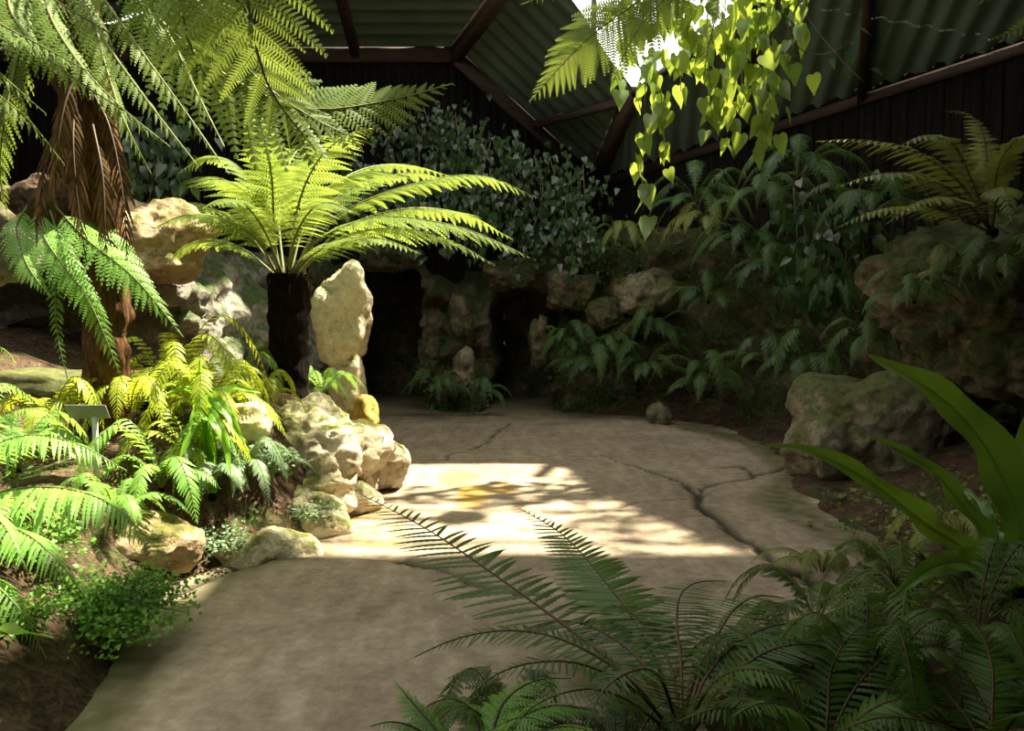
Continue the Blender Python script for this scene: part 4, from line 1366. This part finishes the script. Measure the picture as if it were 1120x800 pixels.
# ------------------------------------------------------------------ ferns and creepers of the back and right walls
WF = [
    (652, 398, 11.9, 12, 0.85, 0.14, 'wall_leaf', 'bi_small', 'arching green fern low on the back wall right of the right archway'),
    (620, 376, 12.1, 9, 0.6, 0.11, 'wall_leaf', 'bi_small', 'green fern against the right jamb of the right archway'),
    (705, 405, 11.6, 11, 0.8, 0.13, 'wall_leaf', 'bi_small', 'dark fern at the middle of the back wall foot'),
    (715, 365, 11.9, 10, 0.7, 0.12, 'wall_leaf', 'bi_small', 'dark fern under the large brown wall rock'),
    (770, 420, 10.9, 11, 0.8, 0.13, 'wall_leaf', 'bi_small', 'fern at the foot of the wall where it turns to the right'),
    (775, 330, 11.3, 11, 0.85, 0.14, 'wall_leaf', 'bi_small', 'fern half way up the wall right of the brown rocks'),
    (770, 250, 11.6, 12, 0.9, 0.13, 'olive_leaf', 'bi_small', 'olive fern on top of the wall beneath the hanging heart leaves'),
    (835, 225, 10.6, 12, 0.95, 0.14, 'wall_leaf', 'bi_small', 'green fern along the top of the right wall beside the tall olive fern'),
    (850, 300, 10.2, 11, 0.8, 0.13, 'wall_leaf', 'bi_small', 'fern half way up the right wall above the flat topped boulder'),
    (838, 400, 9.8, 12, 0.8, 0.12, 'wall_leaf', 'blade_far', 'dark fern left of the flat topped boulder'),
    (890, 400, 9.0, 11, 0.75, 0.12, 'wall_leaf', 'blade_far', 'dark fern behind the flat topped boulder'),
    (900, 265, 9.4, 11, 0.8, 0.13, 'wall_leaf', 'bi_small', 'leafy fern left of the huge mossy boulder, near its top'),
    (915, 330, 9.0, 10, 0.7, 0.12, 'wall_leaf', 'bi_small', 'fern in the cleft left of the huge mossy boulder'),
    (1000, 330, 6.35, 10, 0.5, 0.08, 'wall_leaf', 'bi_small', 'small fern growing on the face of the huge mossy boulder'),
    (1040, 300, 6.3, 9, 0.42, 0.07, 'olive_leaf', 'bi_small', 'olive tuft near the top of the huge mossy boulder'),
    (480, 425, 12.0, 10, 0.6, 0.1, 'wall_leaf', 'bi_small', 'green fern at the foot of the pillar between the archways'),
    (530, 430, 12.0, 9, 0.5, 0.09, 'wall_leaf', 'bi_small', 'fern at the left foot of the right archway'),
    (760, 225, 11.8, 11, 0.9, 0.14, 'wall_leaf', 'bi_small', 'fern standing highest on the wall right of the hanging heart leaves'),
    (875, 195, 9.6, 12, 0.95, 0.15, 'wall_leaf', 'bi_small', 'dark fern on top of the right wall left of the tall olive fern'),
    (950, 240, 7.8, 11, 0.8, 0.13, 'wall_leaf', 'bi_small', 'dark fern crowning the huge mossy boulder below the tall olive fern'),
    (1095, 300, 6.0, 10, 0.6, 0.1, 'wall_leaf', 'bi_small', 'dark fern hanging from the jutting rock at the right edge'),
    (950, 380, 7.6, 10, 0.55, 0.09, 'wall_leaf', 'bi_small', 'dark fern in the hollow under the huge mossy boulder'),
    (820, 275, 10.8, 11, 0.8, 0.13, 'wall_leaf', 'bi_small', 'fern below the wall top between the olive fern and the trailing dark vine'),
    (680, 265, 12.3, 9, 0.6, 0.1, 'olive_leaf', 'bi_small', 'small fern on the wall top behind the hanging heart leaves'),
]
for (pxx, py, d, n, L, wd, mt, sty, lab) in WF:
    rosette('wall_fern', lab, 'fern', D(pxx, py, d), n, L, wd, az=(math.pi * 0.95, math.pi * 2.05), mat=mt, style=sty, rise=(0.1, 0.55), reach=(0.7, 1.0), fall=(0.1, 0.5), r=0.006, droop=0.3)

# big fern at the upper right
ub = D(1085, 255, 6.6)
hand_fern('wall_fern', 'tall olive fern on the rocks at the upper right with long level fronds', ub, [
    ([(1050, 200, 6.5), (1000, 165, 6.4), (945, 153, 6.3), (893, 155, 6.2)], 0.22),
    ([(1060, 190, 6.5), (1040, 155, 6.4), (1010, 148, 6.2), (975, 165, 6.1)], 0.2),
    ([(1050, 215, 6.4), (1005, 192, 6.2), (960, 190, 6.0), (915, 205, 5.9)], 0.2),
    ([(1090, 190, 6.5), (1105, 160, 6.4), (1130, 145, 6.2), (1170, 150, 6.0)], 0.22),
    ([(1080, 190, 6.7), (1075, 150, 6.9), (1060, 125, 7.1), (1035, 122, 7.2)], 0.2),
    ([(1060, 225, 6.3), (1030, 215, 6.1), (1000, 222, 5.9), (970, 245, 5.8)], 0.18),
    ([(1090, 220, 6.3), (1095, 205, 6.1), (1100, 210, 5.8), (1105, 240, 5.6)], 0.18),
    ([(1040, 235, 6.5), (995, 225, 6.4), (950, 232, 6.3), (915, 250, 6.2)], 0.18),
], 'olive_leaf', 'bi', n=24, s0=0.15, r=0.01, droop=0.3, stalk='brown_stalk')


# ivy-like creeper over the rocks behind the tree fern
def creeper(name, label, cat, strands, size, mat, seed, per=26, spread=0.16, group=None):
    rg = np.random.default_rng(seed)
    t = thing(name, strands[0][0], label, cat, group)
    for pts in strands:
        c = curve(pts, 40)
        V, F = tube(c[::2], 0.007, 0.003, 4)
        stem = build('stem', V, F, M['vine_stem'], t)
        m = per
        i = rg.integers(1, 40, m)
        P = c[i] + rg.normal(0, spread, (m, 3)) * np.array([1, 0.7, 0.8])
        dd = np.stack([rg.normal(0, 0.45, m), rg.normal(-0.25, 0.35, m), rg.normal(-1, 0.3, m)], axis=1)
        nn = np.stack([rg.normal(0, 0.5, m), rg.normal(-1, 0.4, m), rg.normal(0.45, 0.3, m)], axis=1)
        LV, LF = leaves(P, dd, nn, size * rg.uniform(0.65, 1.25, m))
        build('foliage', LV, LF, M[mat], stem)
    return t


rg = np.random.default_rng(21)
st1 = []
for k in range(22):
    x0 = 430 + k * 10 + rg.uniform(-8, 8)
    top = 118 + max(0, (x0 - 480)) * 0.42 + rg.uniform(-6, 14)
    d = 12.6 + rg.uniform(-0.5, 0.2)
    st1.append(px([(x0, top, d), (x0 + rg.uniform(-12, 12), top + 45, d - 0.1), (x0 + rg.uniform(-18, 18), min(top + 120, 285), d - 0.2)]))
creeper('climbing_vine', 'dark leafy climbing vine on the back wall above the two archways', 'vine', st1, 0.115, 'ivy_leaf', 31, 75, 0.2)
st2 = []
for k in range(9):
    x0 = 350 + k * 13
    d = 11.4 + rg.uniform(-0.4, 0.4)
    st2.append(px([(x0, 185 + rg.uniform(-10, 10), d), (x0 + 6, 225, d - 0.2), (x0 + rg.uniform(-15, 15), 270, d - 0.3)]))
creeper('climbing_vine', 'pale leaved vine behind the crown of the tree fern', 'vine', st2, 0.12, 'ivy_leaf', 32, 50, 0.2)
st3 = []
for k in range(8):
    x0 = 128 + k * 9
    st3.append(px([(x0, 140 + rg.uniform(-12, 8), 8.2), (x0 + 5, 175, 8.0), (x0 + rg.uniform(-8, 8), 225, 7.9)]))
creeper('climbing_vine', 'cream edged vine on the rocks right of the shaggy brown trunk', 'vine', st3, 0.12, 'ivy_leaf', 33, 26, 0.14)
st4 = []
for k in range(9):
    x0 = 868 + k * 9
    st4.append(px([(x0, 215 + rg.uniform(-10, 10), 9.0), (x0 + 4, 265, 8.8), (x0 + rg.uniform(-10, 10), 335, 8.7)]))
creeper('climbing_vine', 'dark vine trailing down the cleft beside the huge mossy boulder', 'vine', st4, 0.15, 'ivy_leaf', 34, 26, 0.16)

# ------------------------------------------------------------------ heart leaved vine hanging from the rooflight
hv = []
for (x0, y0, y1, d, dx) in [(705, -40, 245, 8.0, -4), (722, -60, 195, 8.1, 6), (742, -40, 120, 8.3, 3), (765, -60, 90, 8.2, 4), (775, -40, 165, 8.0, 6), (792, -60, 175, 8.1, 4), (808, -50, 130, 8.2, 4), (826, -60, 178, 7.9, 8),
                            (842, -40, 165, 8.1, 2), (858, -60, 120, 8.0, 5), (870, -40, 95, 8.2, 8), (690, -50, 110, 8.2, -6), (755, -60, 60, 7.8, -3), (815, -60, 90, 7.8, 2), (735, -60, 80, 7.9, 0), (800, -60, 110, 8.4, 0)]:
    hv.append((x0, y0, y1, d, dx))
hb = D(780, -90, 8.2)
ht = thing('hanging_vine', hb, 'bright heart leaved vine hanging in strands from the rooflight', 'vine')
rg = np.random.default_rng(5)
for (x0, y0, y1, d, dx) in hv:
    c = curve([hb] + px([(x0, y0, d), (x0 + dx * 0.4 + rg.uniform(-4, 4), (y0 + y1) / 2, d), (x0 + dx, y1 - 15, d)]), 44)
    V, F = tube(c[::2], 0.007, 0.003, 4)
    stem = build('stem', V, F, M['vine_stem'], ht)
    top = int(8)
    n = max(7, int((y1 - y0) / 9))
    i = np.linspace(top, 43, n).astype(int)
    P = c[i] + rg.normal(0, 0.06, (n, 3))
    dd = np.stack([rg.normal(0, 0.3, n), rg.normal(-0.15, 0.3, n), np.full(n, -1.0)], axis=1)
    nn = np.stack([rg.normal(0, 0.7, n), rg.normal(-1, 0.3, n), rg.normal(0.3, 0.3, n)], axis=1)
    LV, LF = leaves(P, dd, nn, 0.215 * rg.uniform(0.7, 1.15, n))
    build('foliage', LV, LF, M['vine_leaf'], stem)
# unseen creeper over the right part of the rooflight, added to dapple the sun
stc = []
rg2 = np.random.default_rng(61)
for k in range(26):
    y0 = 6.9 + k * 0.14
    stc.append([np.array([4.7, y0 - 0.1, 5.7]), np.array([3.9 + rg2.uniform(-0.2, 0.2), y0, 6.0]), np.array([3.35, y0 + rg2.uniform(-0.2, 0.2), 6.1])])
creeper('climbing_vine', 'added unseen heart leaved creeper that dapples sun through the right side of the rooflight', 'vine', stc, 0.17, 'vine_leaf', 35, 42, 0.16)
# woody twigs at the upper right of the vine
for p in ([(868, -60, 8.3), (880, 10, 8.1), (915, 60, 8.0), (945, 90, 8.0)], [(860, -60, 8.2), (862, 30, 8.0), (890, 60, 8.0), (940, 45, 7.9)]):
    c = curve([hb] + px(p), 30)
    V, F = tube(c, 0.012, 0.004, 5)
    tw = build('twig', V, F, M['vine_stem'], ht)
    n = 12
    i = np.linspace(8, 29, n).astype(int)
    P = c[i] + rg.normal(0, 0.09, (n, 3))
    LV, LF = leaves(P, np.stack([rg.normal(0.3, 0.5, n), rg.normal(0, 0.3, n), rg.normal(-0.6, 0.3, n)], axis=1), np.stack([rg.normal(0, 0.5, n), rg.normal(-1, 0.3, n), rg.normal(0.8, 0.3, n)], axis=1), 0.12 * rg.uniform(0.7, 1.2, n))
    build('foliage', LV, LF, M['ivy_leaf'], tw)

# fern fronds hanging at the rooflight, left of the vine
fh = D(800, -70, 7.4)
# bars across the rooflight that the hanging plants are tied to
beam(np.array([-1.2, 7.4, 6.95]), np.array([4.6, 7.4, 6.75]), 0.05, 0.08)
beam(np.array([-1.2, 8.2, 6.75]), np.array([4.2, 8.2, 6.6]), 0.05, 0.08)


def hanger(parent, p, z):
    V, F = tube(np.array([p, (np.asarray(p) + (p[0], p[1], z)) / 2, (p[0], p[1], z)]), 0.006, 0.006, 5)
    build('hanger', V, F, M['brown_stalk'], parent)


hanger(ht, hb, 6.72)
hf = thing('hanging_fern', fh, 'backlit yellow green fern hanging from the rooflight left of the heart leaved vine', 'fern')
for (p, wd) in [([(760, -40, 7.3), (700, 0, 7.2), (640, 45, 7.1), (580, 110, 7.1)], 0.44), ([(770, -30, 7.3), (725, 0, 7.2), (690, 45, 7.1), (668, 98, 7.1)], 0.24),
                ([(790, -30, 7.2), (785, 10, 7.0), (775, 50, 6.95), (770, 90, 6.9)], 0.14), ([(750, -60, 7.3), (680, -45, 7.0), (620, -15, 6.8), (570, 5, 6.7)], 0.2)]:
    frond(hf, [fh] + px(p), wd, 34, 'bi_big', 'lance', 'tree_leaf', s0=0.15, hint=(0.1, -0.9, 0.3), r=0.012, droop=0.25, fold=0.06)
hanger(hf, fh, 6.85)
rock('root_clump', None, None, fh, (0.2, 0.2, 0.15), M['soil'], 51.0, 3, parent=hf)
# fronds entering at the top right corner
fc = D(1190, -40, 5.0)
cf = thing('hanging_fern', fc, 'pale fern tip entering at the top right corner', 'fern')
for (p, wd) in [([(1150, 0, 5.0), (1115, 30, 5.0), (1080, 45, 5.0)], 0.08), ([(1160, -20, 5.0), (1110, -25, 5.0), (1070, 5, 5.0)], 0.10)]:
    frond(cf, [fc] + px(p), wd, 18, 'bi_small', 'lance', 'tree_leaf', hint=(0.1, -0.9, 0.3))
hanger(cf, fc, 6.9)
rock('root_clump', None, None, fc, (0.15, 0.15, 0.12), M['soil'], 53.0, 3, parent=cf)


# moss and small creeping leaves over the shaded walls: nobody could count these
def scatter(name, label, spots, n, size, mat, seed):
    rg = np.random.default_rng(seed)
    V, F = [], []
    for (p, r) in spots:
        p = np.asarray(p)
        m = n
        Q = p + rg.normal(0, 1, (m, 3)) * np.asarray(r)
        for q in Q:
            d = unit(rg.normal(0, 1, 3) + np.array([0, -0.4, -0.6]))
            nn = unit(rg.normal(0, 0.6, 3) + np.array([0, -0.7, 0.8]))
            v = unit(np.cross(nn, d))
            s = size * rg.uniform(0.5, 1.4)
            b = len(V)
            V += [q, q + s * (0.5 * d + 0.3 * v), q + s * d, q + s * (0.5 * d - 0.3 * v)]
            F.append((b, b + 1, b + 2, b + 3))
    o = build(name, V, F, M[mat])
    tag(o, label, 'plants', kind='stuff')


bm_ = bpy.data.objects['wall_right'].data
n_ = len(bm_.vertices)
co = np.empty(n_ * 3, np.float32)
bm_.vertices.foreach_get('co', co)
co = co.reshape(-1, 3)
rgs = np.random.default_rng(77)
k = rgs.choice(n_, 420)
scatter('undergrowth', 'small dark leaves creeping over the right rock wall', [(co[i], (0.09, 0.09, 0.09)) for i in k], 16, 0.075, 'wall_leaf', 1)
bm_ = bpy.data.objects['wall_back'].data
n_ = len(bm_.vertices)
co = np.empty(n_ * 3, np.float32)
bm_.vertices.foreach_get('co', co)
co = co.reshape(-1, 3)
ok = [i for i in rgs.choice(n_, 1500) if co[i][1] < 12.75 and (co[i][2] < 0.9 or co[i][0] > 0.7)][:170]
scatter('undergrowth', 'small creeping leaves on the lower back wall around the archways', [(co[i], (0.08, 0.05, 0.08)) for i in ok], 14, 0.07, 'wall_leaf', 2)
sp = []
for _ in range(70):
    y = rgs.uniform(2.6, 6.3)
    x = edge_x(RIGHT_EDGE, y) + rgs.uniform(0.02, 1.3)
    sp.append(((x, y, zr(x, y) + 0.02), (0.12, 0.12, 0.02)))
scatter('undergrowth', 'low moss and leaf litter in the shaded right bed', sp, 24, 0.05, 'olive_leaf', 3)
sp = []
for _ in range(60):
    y = rgs.uniform(3.0, 6.6)
    x = edge_x(LEFT_EDGE, y) - rgs.uniform(0.15, 1.5)
    sp.append(((x, y, zl(x, y) + 0.02), (0.1, 0.1, 0.02)))
scatter('undergrowth', 'small leaves scattered over the soil of the left bed', sp, 16, 0.04, 'maiden_leaf', 4)

for o in bpy.data.objects:
    if '_o' in o:
        del o['_o']
